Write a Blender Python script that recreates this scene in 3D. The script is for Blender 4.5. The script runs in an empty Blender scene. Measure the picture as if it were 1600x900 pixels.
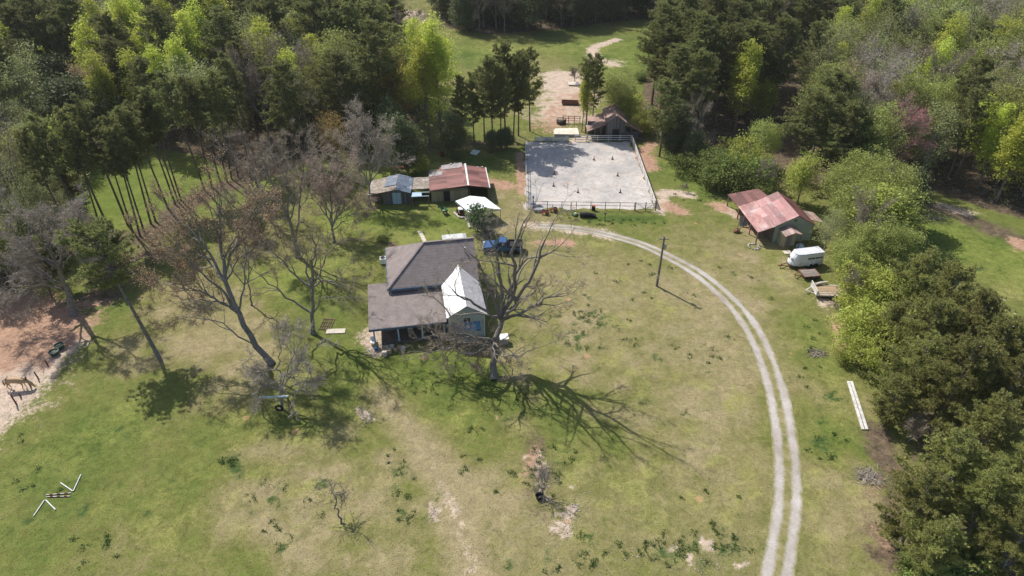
import bpy, math, random
import numpy as np
from math import radians, sin, cos, pi, sqrt, atan2
from mathutils import Vector, Matrix

scene = bpy.context.scene
COL = scene.collection

# ------------------------------------------------------------------ camera, sky, sun, exposure
cam_d = bpy.data.cameras.new('camera'); cam = bpy.data.objects.new('camera', cam_d); COL.objects.link(cam)
cam.location = (0, 0, 50); cam.rotation_euler = (radians(55), 0, 0)
cam_d.lens = 24; cam_d.sensor_width = 36; cam_d.clip_end = 4000; cam_d.clip_start = 0.5
scene.camera = cam
SUN_EL = radians(48); SUN_DIR = Vector((-0.665*cos(SUN_EL), 0.747*cos(SUN_EL), sin(SUN_EL)))
world = bpy.data.worlds.new('World'); scene.world = world; world.use_nodes = True
wn = world.node_tree; sky = wn.nodes.new('ShaderNodeTexSky'); sky.sky_type = 'NISHITA'; sky.sun_disc = False
sky.sun_elevation = SUN_EL; sky.sun_rotation = atan2(-0.665, 0.747) % (2*pi); sky.altitude = 300; sky.dust_density = 2.0
bgn = wn.nodes['Background']; bgn.inputs['Strength'].default_value = 0.125
wn.links.new(sky.outputs[0], bgn.inputs['Color'])
sl = bpy.data.lights.new('sun', 'SUN'); sl.energy = 5.0; sl.angle = radians(0.5); sl.color = (1.0, 0.955, 0.88)
sun = bpy.data.objects.new('sun', sl); COL.objects.link(sun); sun.rotation_euler = (-SUN_DIR).to_track_quat('-Z', 'Y').to_euler()
scene.view_settings.view_transform = 'Standard'; scene.view_settings.look = 'None'
scene.view_settings.exposure = 0.2; scene.view_settings.gamma = 1.0
scene.render.engine = 'CYCLES'
scene.cycles.max_bounces = 5; scene.cycles.transparent_max_bounces = 4

# ------------------------------------------------------------------ helpers
F = 1066.67; PS, PC = sin(radians(35)), cos(radians(35))
def P(x, y, H=0.0):
    """ground (or height H) point seen in the survey photo at x, y"""
    u = (x-800)/F; t = (y-450)/F; s = (50-H)/(PS+t*PC)
    return Vector((u*s, s*(PC-t*PS), H))
def G(x, y): p = P(x, y); return (p.x, p.y)

class MB:
    def __init__(s): s.v = []; s.f = []
    def add(s, vs, fs):
        o = len(s.v); s.v += [tuple(p) for p in vs]; s.f += [tuple(i+o for i in q) for q in fs]; return s
    def box(s, x0, y0, z0, x1, y1, z1, M=None):
        vs = [(x0,y0,z0),(x1,y0,z0),(x1,y1,z0),(x0,y1,z0),(x0,y0,z1),(x1,y0,z1),(x1,y1,z1),(x0,y1,z1)]
        if M is not None: vs = [tuple(M @ Vector(p)) for p in vs]
        return s.add(vs, [(0,3,2,1),(4,5,6,7),(0,1,5,4),(1,2,6,5),(2,3,7,6),(3,0,4,7)])
    def beam(s, a, b, w, h=None):
        a = Vector(a); b = Vector(b); h = h or w; d = (b-a); L = d.length; d.normalize()
        up = Vector((0,0,1)) if abs(d.z) < .95 else Vector((1,0,0))
        x = d.cross(up).normalized(); z = x.cross(d)
        vs = []
        for p in (a, b):
            for sx, sz in ((-1,-1),(1,-1),(1,1),(-1,1)): vs.append(p + x*sx*w/2 + z*sz*h/2)
        return s.add(vs, [(0,1,2,3),(7,6,5,4),(0,4,5,1),(1,5,6,2),(2,6,7,3),(3,7,4,0)])
    def slab(s, pts, t):
        """thick sheet from a 3-D polygon (counter-clockwise from above), thickness below"""
        pts = [Vector(p) for p in pts]; n = (pts[1]-pts[0]).cross(pts[2]-pts[0]).normalized()
        k = len(pts); lo = [p - n*t for p in pts]
        return s.add(pts+lo, [tuple(range(k)), tuple(range(2*k-1, k-1, -1))] + [(i, i+k, (i+1) % k+k, (i+1) % k) for i in range(k)])
    def prism(s, prof, y0, y1):
        """profile of (x, z) points extruded along y"""
        k = len(prof); vs = [(x, y0, z) for x, z in prof]+[(x, y1, z) for x, z in prof]
        return s.add(vs, [tuple(range(k)), tuple(range(2*k-1, k-1, -1))]+[(i, i+k, (i+1) % k+k, (i+1) % k) for i in range(k)])
    def tube(s, pts, rad, n=6, cap=True):
        pts = [Vector(p) for p in pts]
        if not hasattr(rad, '__len__'): rad = [rad]*len(pts)
        o = len(s.v); x = None
        for i, p in enumerate(pts):
            d = (pts[min(i+1, len(pts)-1)]-pts[max(i-1, 0)]).normalized()
            if x is None: x = d.orthogonal().normalized()
            x = (x - d*x.dot(d)).normalized(); y = d.cross(x)
            for k in range(n):
                a = 2*pi*k/n; s.v.append(tuple(p+(x*cos(a)+y*sin(a))*rad[i]))
        for i in range(len(pts)-1):
            for k in range(n):
                a = o+i*n+k; b = o+i*n+(k+1) % n; s.f.append((a, b, b+n, a+n))
        if cap: s.f.append(tuple(o+k for k in range(n-1, -1, -1))); s.f.append(tuple(o+(len(pts)-1)*n+k for k in range(n)))
        return s
    def lathe(s, c, prof, n=14):
        o = len(s.v); c = Vector(c)
        for r, z in prof:
            for k in range(n): s.v.append((c.x+r*cos(2*pi*k/n), c.y+r*sin(2*pi*k/n), c.z+z))
        for i in range(len(prof)-1):
            for k in range(n):
                a = o+i*n+k; b = o+i*n+(k+1) % n; s.f.append((a, b, b+n, a+n))
        s.f.append(tuple(o+k for k in range(n-1, -1, -1))); s.f.append(tuple(o+(len(prof)-1)*n+k for k in range(n)))
        return s
    def mesh(s, name, mat, smooth=False):
        me = bpy.data.meshes.new(name); me.from_pydata(s.v, [], s.f); me.materials.append(mat)
        if smooth: me.polygons.foreach_set('use_smooth', [True]*len(me.polygons))
        me.update(); return me
def fast_mesh(name, V, Fa, mat, smooth=False):
    """V (n,3) array, Fa (m,k) array of equal faces"""
    me = bpy.data.meshes.new(name); V = np.asarray(V, np.float32); Fa = np.asarray(Fa, np.int32)
    me.vertices.add(len(V)); me.vertices.foreach_set('co', V.ravel())
    m, k = Fa.shape; me.loops.add(m*k); me.loops.foreach_set('vertex_index', Fa.ravel())
    me.polygons.add(m); me.polygons.foreach_set('loop_start', np.arange(0, m*k, k, dtype=np.int32))
    me.polygons.foreach_set('loop_total', np.full(m, k, np.int32))
    if smooth: me.polygons.foreach_set('use_smooth', np.ones(m, bool))
    me.materials.append(mat); me.update(calc_edges=True); return me
def link(name, data, parent=None):
    o = bpy.data.objects.new(name, data); COL.objects.link(o)
    if parent is not None: o.parent = parent
    return o
def thing(name, label, cat, loc=(0,0,0), rz=0, group=None):
    o = link(name, None); o.location = loc; o.rotation_euler = (0, 0, rz); o.empty_display_size = .3
    o['label'] = label; o['category'] = cat
    if group: o['group'] = group
    return o
def part(mb, name, mat, parent, bevel=0, smooth=False, label=None):
    o = link(name, mb.mesh(name, mat, smooth), parent)
    if bevel:
        b = o.modifiers.new('bevel', 'BEVEL'); b.width = bevel; b.segments = 2; b.limit_method = 'ANGLE'
    if label: o['label'] = label
    return o
def single(mb, name, mat, label, cat, group=None, loc=(0,0,0), rz=0, bevel=0, smooth=False):
    o = part(mb, name, mat, None, bevel, smooth); o.location = loc; o.rotation_euler = (0,0,rz)
    o['label'] = label; o['category'] = cat
    if group: o['group'] = group
    return o
def copy_tree(src, loc, rz, scale=None, label=None, group=None):
    r = src.copy(); COL.objects.link(r); r.location = loc; r.rotation_euler = (0, 0, rz)
    if scale is not None: r.scale = scale
    if label: r['label'] = label
    if group: r['group'] = group
    for ch in list(src.children):
        c = ch.copy(); COL.objects.link(c); c.parent = r
        for g in ch.children:
            d = g.copy(); COL.objects.link(d); d.parent = c
    return r

# ------------------------------------------------------------------ materials
class N:
    def __init__(s, name):
        s.m = bpy.data.materials.new(name); s.m.use_nodes = True; s.t = s.m.node_tree; s.b = s.t.nodes['Principled BSDF']
        s.out = s.t.nodes['Material Output']
    def n(s, ty, **kw):
        nd = s.t.nodes.new(ty)
        for k, v in kw.items():
            if k in nd.inputs: nd.inputs[k].default_value = v
            else: setattr(nd, k, v)
        return nd
    def l(s, a, b): s.t.links.new(a, b)
    def co(s, kind='Object', scale=None):
        c = s.n('ShaderNodeTexCoord').outputs[kind]
        if scale:
            mp = s.n('ShaderNodeMapping'); mp.inputs['Scale'].default_value = scale; s.l(c, mp.inputs[0]); c = mp.outputs[0]
        return c
    def noise(s, co, scale, detail=4, rough=.55, dist=0):
        nd = s.n('ShaderNodeTexNoise'); nd.inputs['Scale'].default_value = scale; nd.inputs['Detail'].default_value = detail
        nd.inputs['Roughness'].default_value = rough; nd.inputs['Distortion'].default_value = dist; s.l(co, nd.inputs['Vector']); return nd.outputs['Fac']
    def ramp(s, fac, stops, interp='LINEAR'):
        r = s.n('ShaderNodeValToRGB'); r.color_ramp.interpolation = interp; e = r.color_ramp.elements
        while len(e) < len(stops): e.new(0.5)
        for q, (p, c) in zip(e, stops):
            q.position = p; q.color = (c, c, c, 1) if not hasattr(c, '__len__') else (*c, 1)
        s.l(fac, r.inputs[0]); return r.outputs[0]
    def mix(s, fac, a, b, mode='MIX'):
        mx = s.n('ShaderNodeMix'); mx.data_type = 'RGBA'; mx.blend_type = mode
        for sock, v in ((mx.inputs[0], fac), (mx.inputs[6], a), (mx.inputs[7], b)):
            if hasattr(v, 'is_linked') or hasattr(v, 'links'): s.l(v, sock)
            elif hasattr(v, '__len__'): sock.default_value = (*v, 1)
            else: sock.default_value = v
        return mx.outputs[2]
    def math(s, op, a, b=0.0, c=None):
        m = s.n('ShaderNodeMath', operation=op)
        for i, v in enumerate((a, b) if c is None else (a, b, c)):
            if hasattr(v, 'links'): s.l(v, m.inputs[i])
            else: m.inputs[i].default_value = v
        return m.outputs[0]
    def bump(s, h, strength=.4, dist=.05):
        b = s.n('ShaderNodeBump'); b.inputs['Strength'].default_value = strength; b.inputs['Distance'].default_value = dist
        s.l(h, b.inputs['Height']); s.l(b.outputs[0], s.b.inputs['Normal'])
    def base(s, c, rough=.85, spec=.2, metal=0):
        if hasattr(c, 'links'): s.l(c, s.b.inputs['Base Color'])
        else: s.b.inputs['Base Color'].default_value = (*c, 1)
        s.b.inputs['Roughness'].default_value = rough; s.b.inputs['Specular IOR Level'].default_value = spec; s.b.inputs['Metallic'].default_value = metal
        return s.m
def simple(name, a, b=None, scale=3, rough=.8, spec=.25, metal=0, bump=.15, c=None):
    q = N(name); b = b or tuple(x*.65 for x in a); co = q.co()
    f = q.noise(co, scale, 6, .65); col = q.ramp(f, [(.32, b), (.6, a)])
    if c: col = q.mix(q.ramp(q.noise(co, scale*.35, 5, .7), [(.55, 0.0), (.66, 1.0)]), col, c)
    if bump: q.bump(q.noise(co, scale*4, 3), bump, .03)
    return q.base(col, rough, spec, metal)
def corrugated(name, a, b, c, axis=0, pitch=.5, rough=.55, scale=.5, thr=(.45, .6), stretch=(1, 1, 1)):
    """ribbed sheet metal with streaky rust; ribs run across AXIS, sheets differ in tone"""
    q = N(name); co = q.co(); s3 = q.co(scale=stretch)
    f = q.noise(s3, scale, 7, .75, .1); col = q.ramp(f, [(.3, a), (thr[0], a), (thr[1], b), (.78, c)])
    sep = q.n('ShaderNodeSeparateXYZ'); q.l(co, sep.inputs[0]); x = sep.outputs[axis]; yo = sep.outputs[1-axis]
    sheet = q.math('FLOOR', q.math('DIVIDE', x, .75)); sh2 = q.math('FLOOR', q.math('DIVIDE', yo, 2.6))
    cmb = q.n('ShaderNodeCombineXYZ'); q.l(sheet, cmb.inputs[0]); q.l(sh2, cmb.inputs[1])
    wn_ = q.n('ShaderNodeTexWhiteNoise'); q.l(cmb.outputs[0], wn_.inputs['Vector'])
    col = q.mix(1.0, col, q.ramp(wn_.outputs['Value'], [(0, .62), (.5, .95), (1, 1.3)]), 'MULTIPLY')
    rib = q.math('SINE', q.math('MULTIPLY', x, 2*pi/(pitch*.5)))
    col = q.mix(1.0, col, q.ramp(rib, [(0, .82), (.6, 1.0)]), 'MULTIPLY')
    q.bump(rib, .5, .03)
    return q.base(col, rough, .3)
def planks(name, a, b, axis=0, w=.2, rough=.9):
    q = N(name); co = q.co(); sep = q.n('ShaderNodeSeparateXYZ'); q.l(co, sep.inputs[0]); x = sep.outputs[axis]
    k = q.math('DIVIDE', x, w); wn_ = q.n('ShaderNodeTexWhiteNoise'); wn_.noise_dimensions = '1D'; q.l(q.math('FLOOR', k), wn_.inputs['W'])
    col = q.ramp(wn_.outputs['Value'], [(0, b), (1, a)])
    col = q.mix(1.0, col, q.ramp(q.noise(co, 6, 5, .7), [(.3, .7), (.65, 1.1)]), 'MULTIPLY')
    fr = q.math('FRACT', k); col = q.mix(1.0, col, q.ramp(fr, [(0, .35), (.07, 1.0)]), 'MULTIPLY')
    return q.base(col, rough, .15)
def shingle(name, a, b, streak=.0):
    q = N(name); co = q.co(); f = q.noise(co, 1.3, 8, .75)
    col = q.ramp(f, [(.3, b), (.65, a)])
    fine = q.noise(q.co(scale=(3, 9, 9)), 2.2, 3, .8); col = q.mix(1.0, col, q.ramp(fine, [(.3, .78), (.7, 1.18)]), 'MULTIPLY')
    sp = q.n('ShaderNodeSeparateXYZ'); q.l(co, sp.inputs[0]); rw = q.math('FRACT', q.math('ADD', q.math('DIVIDE', sp.outputs[1], .32), q.math('MULTIPLY', q.noise(co, 3, 2), .35)))
    col = q.mix(1.0, col, q.ramp(rw, [(0, .80), (.25, 1.04)]), 'MULTIPLY')
    col = q.mix(q.ramp(q.noise(q.co(scale=(1.2, .35, 1)), .8, 5, .7), [(.5, 0.0), (.75, .55)]), col, b)
    q.bump(fine, .3, .02)
    return q.base(col, .9, .15)
def leafmat(name, a, b, trans=.35, vscale=.5, hi=None):
    """leaves: colour differs leaf by leaf, bough by bough and tree by tree"""
    q = N(name); g = q.n('ShaderNodeNewGeometry'); oi = q.n('ShaderNodeObjectInfo')
    v = q.math('ADD', q.math('MULTIPLY', g.outputs['Random Per Island'], .5), q.math('MULTIPLY', q.noise(q.co(), vscale, 2), .75))
    col = q.ramp(v, [(.25, b), (.85, a)] + ([(1.0, hi)] if hi else []))
    hs = q.n('ShaderNodeHueSaturation'); q.l(col, hs.inputs['Color'])
    q.l(q.math('ADD', q.math('MULTIPLY', oi.outputs['Random'], .024), .482), hs.inputs['Hue'])
    q.l(q.math('ADD', q.math('MULTIPLY', oi.outputs['Random'], .5), .75), hs.inputs['Value'])
    q.base(hs.outputs[0], .6, .25)
    tr = q.n('ShaderNodeBsdfTranslucent'); q.l(hs.outputs[0], tr.inputs[0])
    ms = q.n('ShaderNodeMixShader'); ms.inputs[0].default_value = trans
    q.l(q.b.outputs[0], ms.inputs[1]); q.l(tr.outputs[0], ms.inputs[2]); q.l(ms.outputs[0], q.out.inputs[0])
    return q.m

M = {}
M['bark_pine'] = simple('bark_pine', (.19,.14,.11), (.08,.06,.05), 5)
M['bark_grey'] = simple('bark_grey', (.26,.235,.21), (.11,.10,.09), 4)
M['bark_pale'] = simple('bark_pale', (.34,.31,.28), (.15,.135,.12), 4)
M['bark_dark'] = simple('bark_dark', (.24,.215,.19), (.11,.10,.09), 4)
M['twig_grey'] = leafmat('twig_grey', (.32,.265,.20), (.15,.125,.095), .15)
M['twig_pale'] = leafmat('twig_pale', (.50,.44,.37), (.26,.23,.19), .2)
M['twig_brown'] = leafmat('twig_brown', (.36,.31,.25), (.17,.15,.12), .15)
M['bud_tan'] = leafmat('bud_tan', (.80,.60,.32), (.46,.34,.18), .45)
M['bud_pink'] = leafmat('bud_pink', (.48,.33,.28), (.28,.19,.16), .4)
M['bud_red'] = leafmat('bud_red', (.52,.24,.23), (.30,.13,.125), .4)
M['bud_grey'] = leafmat('bud_grey', (.48,.42,.33), (.26,.23,.18), .4)
M['pine'] = leafmat('pine_needles', (.275,.29,.10), (.115,.14,.055), .4, hi=(.38,.37,.14))
M['pine_olive'] = leafmat('pine_needles_olive', (.36,.37,.12), (.15,.17,.06), .4, hi=(.50,.46,.17))
M['evergreen'] = leafmat('evergreen_leaves', (.19,.23,.095), (.075,.10,.045), .3)
M['lime'] = leafmat('lime_leaves', (.60,.66,.12), (.34,.41,.07), .5)
M['yellowgreen'] = leafmat('yellowgreen_leaves', (.50,.55,.13), (.25,.31,.07), .5)
M['palegreen'] = leafmat('palegreen_leaves', (.40,.44,.13), (.18,.22,.06), .45)
M['greygreen'] = leafmat('greygreen_leaves', (.40,.43,.19), (.19,.22,.095), .45)
M['gold'] = leafmat('gold_leaves', (.52,.42,.13), (.30,.22,.07), .4)
M['bushgreen'] = leafmat('bush_leaves', (.26,.33,.085), (.10,.15,.04), .4)
M['magnolia'] = leafmat('magnolia_leaves', (.12,.19,.06), (.035,.07,.025), .2, hi=(.3,.36,.2))
M['weed'] = leafmat('weed_leaves', (.11,.18,.045), (.06,.11,.025), .4)
M['blade'] = leafmat('grass_blades', (.28,.26,.11), (.13,.17,.045), .5)
M['grey_roof'] = shingle('grey_shingles', (.275,.235,.225), (.19,.16,.152))
M['porch_roof'] = shingle('porch_roofing', (.27,.23,.215), (.17,.145,.135))
M['white_roof'] = simple('white_roof_coating', (.82,.82,.80), (.62,.62,.62), 1.5, .6, c=(.45,.44,.44))
M['wall_pale'] = planks('pale_siding', (.50,.56,.54), (.42,.48,.47), 2, .18)
M['blue_paint'] = simple('blue_fascia', (.10,.15,.22), (.06,.09,.14), 3, .6)
M['post_blue'] = simple('pale_blue_paint', (.42,.55,.64), (.30,.42,.5), 3, .6)
M['awning_blue'] = simple('blue_awning', (.14,.33,.46), (.09,.22,.34), 3, .6)
M['glass'] = N('window_glass').base((.03,.045,.06), .08, .6)
M['trim'] = simple('white_trim', (.72,.74,.72), (.55,.57,.55), 3, .6)
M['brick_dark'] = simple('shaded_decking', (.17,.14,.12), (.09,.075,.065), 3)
M['metal_light'] = corrugated('light_metal_roof', (.62,.63,.61), (.52,.52,.5), (.42,.38,.34), 0, .3)
M['rust_red'] = corrugated('rusty_red_roof', (.30,.135,.12), (.20,.095,.085), (.42,.29,.26), 1, .35, .6, .7, stretch=(.35, 1, 1))
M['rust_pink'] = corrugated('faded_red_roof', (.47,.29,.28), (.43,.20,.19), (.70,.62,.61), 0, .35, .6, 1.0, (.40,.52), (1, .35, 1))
M['rust_bright'] = corrugated('bright_rust_roof', (.42,.19,.17), (.50,.31,.29), (.70,.58,.55), 0, .35, .6, 1.1, (.42,.54), (1, .4, 1))
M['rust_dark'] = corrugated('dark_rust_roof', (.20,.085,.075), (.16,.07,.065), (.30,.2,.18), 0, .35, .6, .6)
M['rust_tan'] = corrugated('tan_rust_roof', (.52,.40,.36), (.40,.24,.19), (.62,.56,.52), 0, .3, .6, 1.2)
M['rust_mottled'] = simple('mottled_rust_roof', (.36,.22,.17), (.15,.11,.10), 1.4, .7, c=(.48,.42,.38))
M['tarp_blue'] = simple('blue_grey_tarp', (.16,.20,.26), (.08,.10,.13), 1.5, .5, c=(.40,.42,.44))
M['roof_debris'] = simple('littered_roof', (.34,.29,.24), (.12,.10,.09), 2.5, .9, c=(.45,.42,.38))
M['olive_wall'] = planks('olive_siding', (.36,.33,.22), (.28,.26,.17), 0, .9)
M['green_wall'] = planks('grey_green_siding', (.37,.42,.34), (.33,.38,.30), 2, .22)
M['old_wood'] = planks('weathered_boards', (.20,.19,.19), (.10,.095,.095), 0, .28)
M['brown_wood'] = planks('brown_boards', (.28,.20,.13), (.17,.12,.08), 0, .2)
M['deck_wood'] = planks('trailer_boards', (.42,.31,.20), (.30,.22,.14), 1, .18)
M['grey_deck'] = planks('grey_trailer_boards', (.30,.25,.22), (.20,.17,.15), 1, .18)
M['pale_wood'] = simple('pale_wood', (.62,.56,.47), (.45,.40,.33), 4)
M['white'] = simple('white_paint', (.80,.80,.79), (.62,.62,.60), 2, .5)
M['canvas'] = simple('white_canvas', (.84,.86,.88), (.76,.78,.82), .8, .7, bump=.05)
M['fence_white'] = simple('weathered_white_paint', (.66,.64,.61), (.36,.34,.32), 2.5, .7)
M['pipe'] = simple('dark_pipe', (.10,.085,.08), (.06,.05,.05), 4, .6)
M['wood_post'] = simple('grey_post', (.20,.15,.11), (.10,.08,.06), 4)
M['rust'] = simple('rusty_iron', (.20,.085,.055), (.10,.05,.04), 5)
M['blue_car'] = N('blue_car_paint').base((.045,.11,.26), .28, .5, .3)
M['black'] = simple('black_plastic', (.022,.022,.025), (.012,.012,.014), 3, .6)
M['tyre'] = simple('tyre_rubber', (.025,.025,.026), (.015,.015,.016), 6, .85)
M['rim'] = simple('grey_rim', (.45,.45,.46), (.3,.3,.3), 6, .4, metal=.6)
M['trailer'] = simple('trailer_white', (.78,.79,.80), (.68,.69,.70), .9, .35, .5, c=(.55,.55,.56))
M['horse'] = simple('palomino_coat', (.50,.33,.19), (.38,.24,.13), 3, .7)
M['mane'] = simple('dark_mane', (.16,.10,.07), (.08,.05,.04), 8, .8)
M['tank_green'] = simple('tank_green', (.06,.10,.075), (.03,.05,.04), 5, .5)
M['water'] = N('trough_water').base((.10,.14,.10), .05, .6)
M['orange'] = simple('orange_plastic', (.45,.13,.045), (.32,.09,.03), 6, .6)
M['blue_plastic'] = simple('blue_plastic', (.08,.16,.36), (.05,.10,.25), 6, .5)
M['concrete'] = simple('concrete', (.50,.47,.42), (.36,.33,.29), 5)
M['cream'] = simple('cream_sheet', (.72,.66,.56), (.52,.45,.36), 1.5, .8)
M['redpaint'] = simple('red_machine_paint', (.22,.045,.04), (.12,.04,.035), 5, .6)
M['green_plastic'] = simple('green_plastic', (.08,.20,.10), (.05,.12,.06), 5, .5)
M['log_end'] = simple('cut_wood', (.52,.38,.24), (.38,.26,.16), 6)
M['stone'] = simple('pale_stone', (.50,.46,.41), (.30,.27,.235), 5)
M['tarp_teal'] = simple('teal_tarp', (.05,.16,.15), (.03,.08,.08), 3, .5)
M['insulator'] = N('insulator').base((.5,.5,.52), .3)

# gravel / sand
def gravel(name, a, b, c, sc=1.2):
    q = N(name); co = q.co('Generated'); co = q.n('ShaderNodeNewGeometry').outputs['Position']
    col = q.ramp(q.noise(co, .12, 5, .6), [(.38, b), (.62, a)])
    col = q.mix(q.ramp(q.noise(co, .35, 6, .7), [(.56, 0.0), (.70, 1.0)]), col, c)
    col = q.mix(1.0, col, q.ramp(q.noise(co, sc*5, 4, .75), [(.3, .66), (.7, 1.25)]), 'MULTIPLY')
    q.bump(q.noise(co, sc*8, 3), .5, .05)
    return q, col
q, c_ = gravel('arena_sand', (.53,.49,.45), (.38,.36,.345), (.56,.43,.35)); geo = q.n('ShaderNodeNewGeometry').outputs['Position']
c_ = q.mix(1.0, c_, q.ramp(q.noise(geo, .8, 7, .8, 1.2), [(.36, .72), (.5, 1.0), (.66, 1.14)]), 'MULTIPLY'); c_ = q.mix(q.ramp(q.noise(geo, .5, 7, .8), [(.66, 0.0), (.72, .8)]), c_, (.17,.17,.08)); M['arena'] = q.base(c_, .95, .1)

# driveway: two worn gravel tracks with grass between and ragged edges (UV.x runs across)
q = N('driveway_gravel'); uv = q.co('UV'); geo = q.n('ShaderNodeNewGeometry').outputs['Position']
sep = q.n('ShaderNodeSeparateXYZ'); q.l(uv, sep.inputs[0]); ux = sep.outputs[0]; vy = sep.outputs[1]
nz = q.noise(geo, 1.1, 5, .7); nz2 = q.noise(geo, 5, 4, .7)
lowf = q.noise(geo, .22, 3, .6)
wob = q.math('ADD', q.math('MULTIPLY', q.math('SUBTRACT', lowf, .5), .5), q.math('ADD', q.math('MULTIPLY', q.math('SUBTRACT', nz, .5), .34), q.math('MULTIPLY', q.math('SUBTRACT', nz2, .5), .34)))
d = q.math('ABSOLUTE', q.math('SUBTRACT', q.math('ABSOLUTE', ux), .56))       # distance from the track centre line
tr = q.ramp(q.math('ADD', d, wob), [(.17, 1.0), (.42, 0.0)])
cen = q.ramp(q.math('ADD', q.math('ABSOLUTE', ux), wob), [(.55, 1.0), (.85, 0.0)])
full = q.math('MAXIMUM', tr, q.math('MULTIPLY', cen, q.math('MULTIPLY', vy, .5)))
gcol = q.ramp(q.noise(geo, .25, 6, .7), [(.35, (.30,.26,.225)), (.5, (.40,.365,.33)), (.68, (.50,.47,.45))])
gcol = q.mix(1.0, gcol, q.ramp(q.noise(geo, 7, 4, .8), [(.3, .78), (.7, 1.15)]), 'MULTIPLY')
grs = q.ramp(q.noise(geo, .9, 6, .7), [(.32, (.11,.13,.035)), (.5, (.21,.19,.08)), (.68, (.32,.27,.16))])
colr = q.mix(full, grs, gcol); q.bump(nz2, .4, .05); M['drive'] = q.base(colr, .95, .1)

# ground: grasses, clay, straw, litter, painted per-vertex by what grows there; meadow tinted sunlit
q = N('ground'); geo = q.n('ShaderNodeNewGeometry').outputs['Position']
a1 = q.n('ShaderNodeAttribute', attribute_name='ground_a'); a2 = q.n('ShaderNodeAttribute', attribute_name='ground_b')
s1 = q.n('ShaderNodeSeparateColor'); q.l(a1.outputs['Color'], s1.inputs[0]); s2 = q.n('ShaderNodeSeparateColor'); q.l(a2.outputs['Color'], s2.inputs[0])
clay, lush, straw = s1.outputs; sand, litter, deep = s2.outputs
a3 = q.n('ShaderNodeAttribute', attribute_name='ground_c'); s3 = q.n('ShaderNodeSeparateColor'); q.l(a3.outputs['Color'], s3.inputs[0]); fresh_sunlit = s3.outputs[0]
big = q.noise(geo, .045, 5, .6); mid = q.noise(geo, .32, 6, .68, .6); fine = q.noise(geo, 2.3, 6, .78); vf = q.noise(geo, 9, 3, .8)
def edge(mask, k=.9, lo=.40, hi=.66):
    k = k*1.9
    nn = q.math('ADD', q.math('MULTIPLY', q.math('SUBTRACT', mid, .5), k), q.math('MULTIPLY', q.math('SUBTRACT', fine, .5), k*.9))
    return q.ramp(q.math('ADD', mask, nn), [(lo, 0.0), (hi, 1.0)])
gv = q.math('ADD', q.math('MULTIPLY', big, .45), q.math('ADD', q.math('MULTIPLY', mid, .45), q.math('MULTIPLY', fine, .48)))
gv = q.math('SUBTRACT', gv, .075)
gv = q.math('ADD', gv, q.math('MULTIPLY', q.math('SUBTRACT', straw, lush), .20))
g0 = q.ramp(gv, [(.38, (.07,.105,.022)), (.49, (.118,.146,.035)), (.59, (.148,.158,.044)), (.70, (.205,.186,.078)), (.86, (.285,.238,.132))])
g0 = q.mix(q.math('MULTIPLY', edge(fresh_sunlit, .5), .8), g0, q.ramp(gv, [(.4, (.135,.175,.034)), (.7, (.25,.25,.075))]))  # young growth; also paints sunlight into the meadow that the trees shade
g0 = q.mix(edge(deep, .8), g0, (.052,.088,.024))
cc = q.ramp(fine, [(.3, (.30,.18,.12)), (.7, (.45,.29,.205))]); sc_ = q.ramp(fine, [(.3, (.40,.31,.24)), (.7, (.56,.45,.36))])
lc = q.ramp(q.noise(geo, 1.1, 7, .75), [(.33, (.06,.048,.032)), (.55, (.14,.105,.07)), (.74, (.26,.19,.135))])
col = q.mix(edge(litter, .7), g0, lc); col = q.mix(edge(sand, .7), col, sc_); col = q.mix(edge(clay, .7), col, cc)
vor = q.n('ShaderNodeTexVoronoi'); vor.inputs['Scale'].default_value = .16; q.l(geo, vor.inputs['Vector'])
hill = q.ramp(q.math('ADD', vor.outputs['Distance'], q.math('MULTIPLY', q.math('SUBTRACT', fine, .5), .05)), [(.05, 1.0), (.065, 0.0)])
col = q.mix(q.math('MULTIPLY', hill, .5), col, (.48,.27,.16))
col = q.mix(1.0, col, q.ramp(vf, [(.28, .62), (.72, 1.36)]), 'MULTIPLY')
m1 = q.noise(geo, .95, 5, .75, .8); col = q.mix(1.0, col, q.ramp(m1, [(.34, .76), (.5, .98), (.66, 1.2)]), 'MULTIPLY')
q.bump(q.math('ADD', fine, q.math('MULTIPLY', vf, .5)), .55, .10); M['ground'] = q.base(col, .95, .08)

# ------------------------------------------------------------------ ground sheet
def axis(lo, hi, step, far):
    a = np.arange(lo, hi+step, step); out = []; d = step; x = lo
    lows = []; highs = []
    while x > -far: d *= 1.5; x -= d; lows.append(x)
    d = step; x = a[-1]
    while x < far: d *= 1.5; x += d; highs.append(x)
    return np.concatenate([lows[::-1], a, highs])
ax = axis(-150, 150, .7, 2000); ay = axis(24, 236, .7, 2000)
XX, YY = np.meshgrid(ax, ay); nx, ny = len(ax), len(ay)
CH = {k: np.zeros_like(XX) for k in ('clay', 'lush', 'straw', 'sand', 'litter', 'deep', 'fresh_sunlit', 'zero')}
def sdist(pts):
    """distance to a polyline of photo points"""
    w = [G(*p) for p in pts]; D = np.full(XX.shape, 1e9)
    if len(w) == 1: return np.hypot(XX-w[0][0], YY-w[0][1])
    for (x0, y0), (x1, y1) in zip(w[:-1], w[1:]):
        dx, dy = x1-x0, y1-y0; t = np.clip(((XX-x0)*dx+(YY-y0)*dy)/(dx*dx+dy*dy+1e-9), 0, 1)
        D = np.minimum(D, np.hypot(XX-x0-t*dx, YY-y0-t*dy))
    return D
def paint(ch, pts, r, s=1.0, soft=.9):
    v = s*np.clip((r*(1+soft)-sdist(pts))/(r*2*soft+1e-6), 0, 1); CH[ch] = np.maximum(CH[ch], v)
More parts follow.
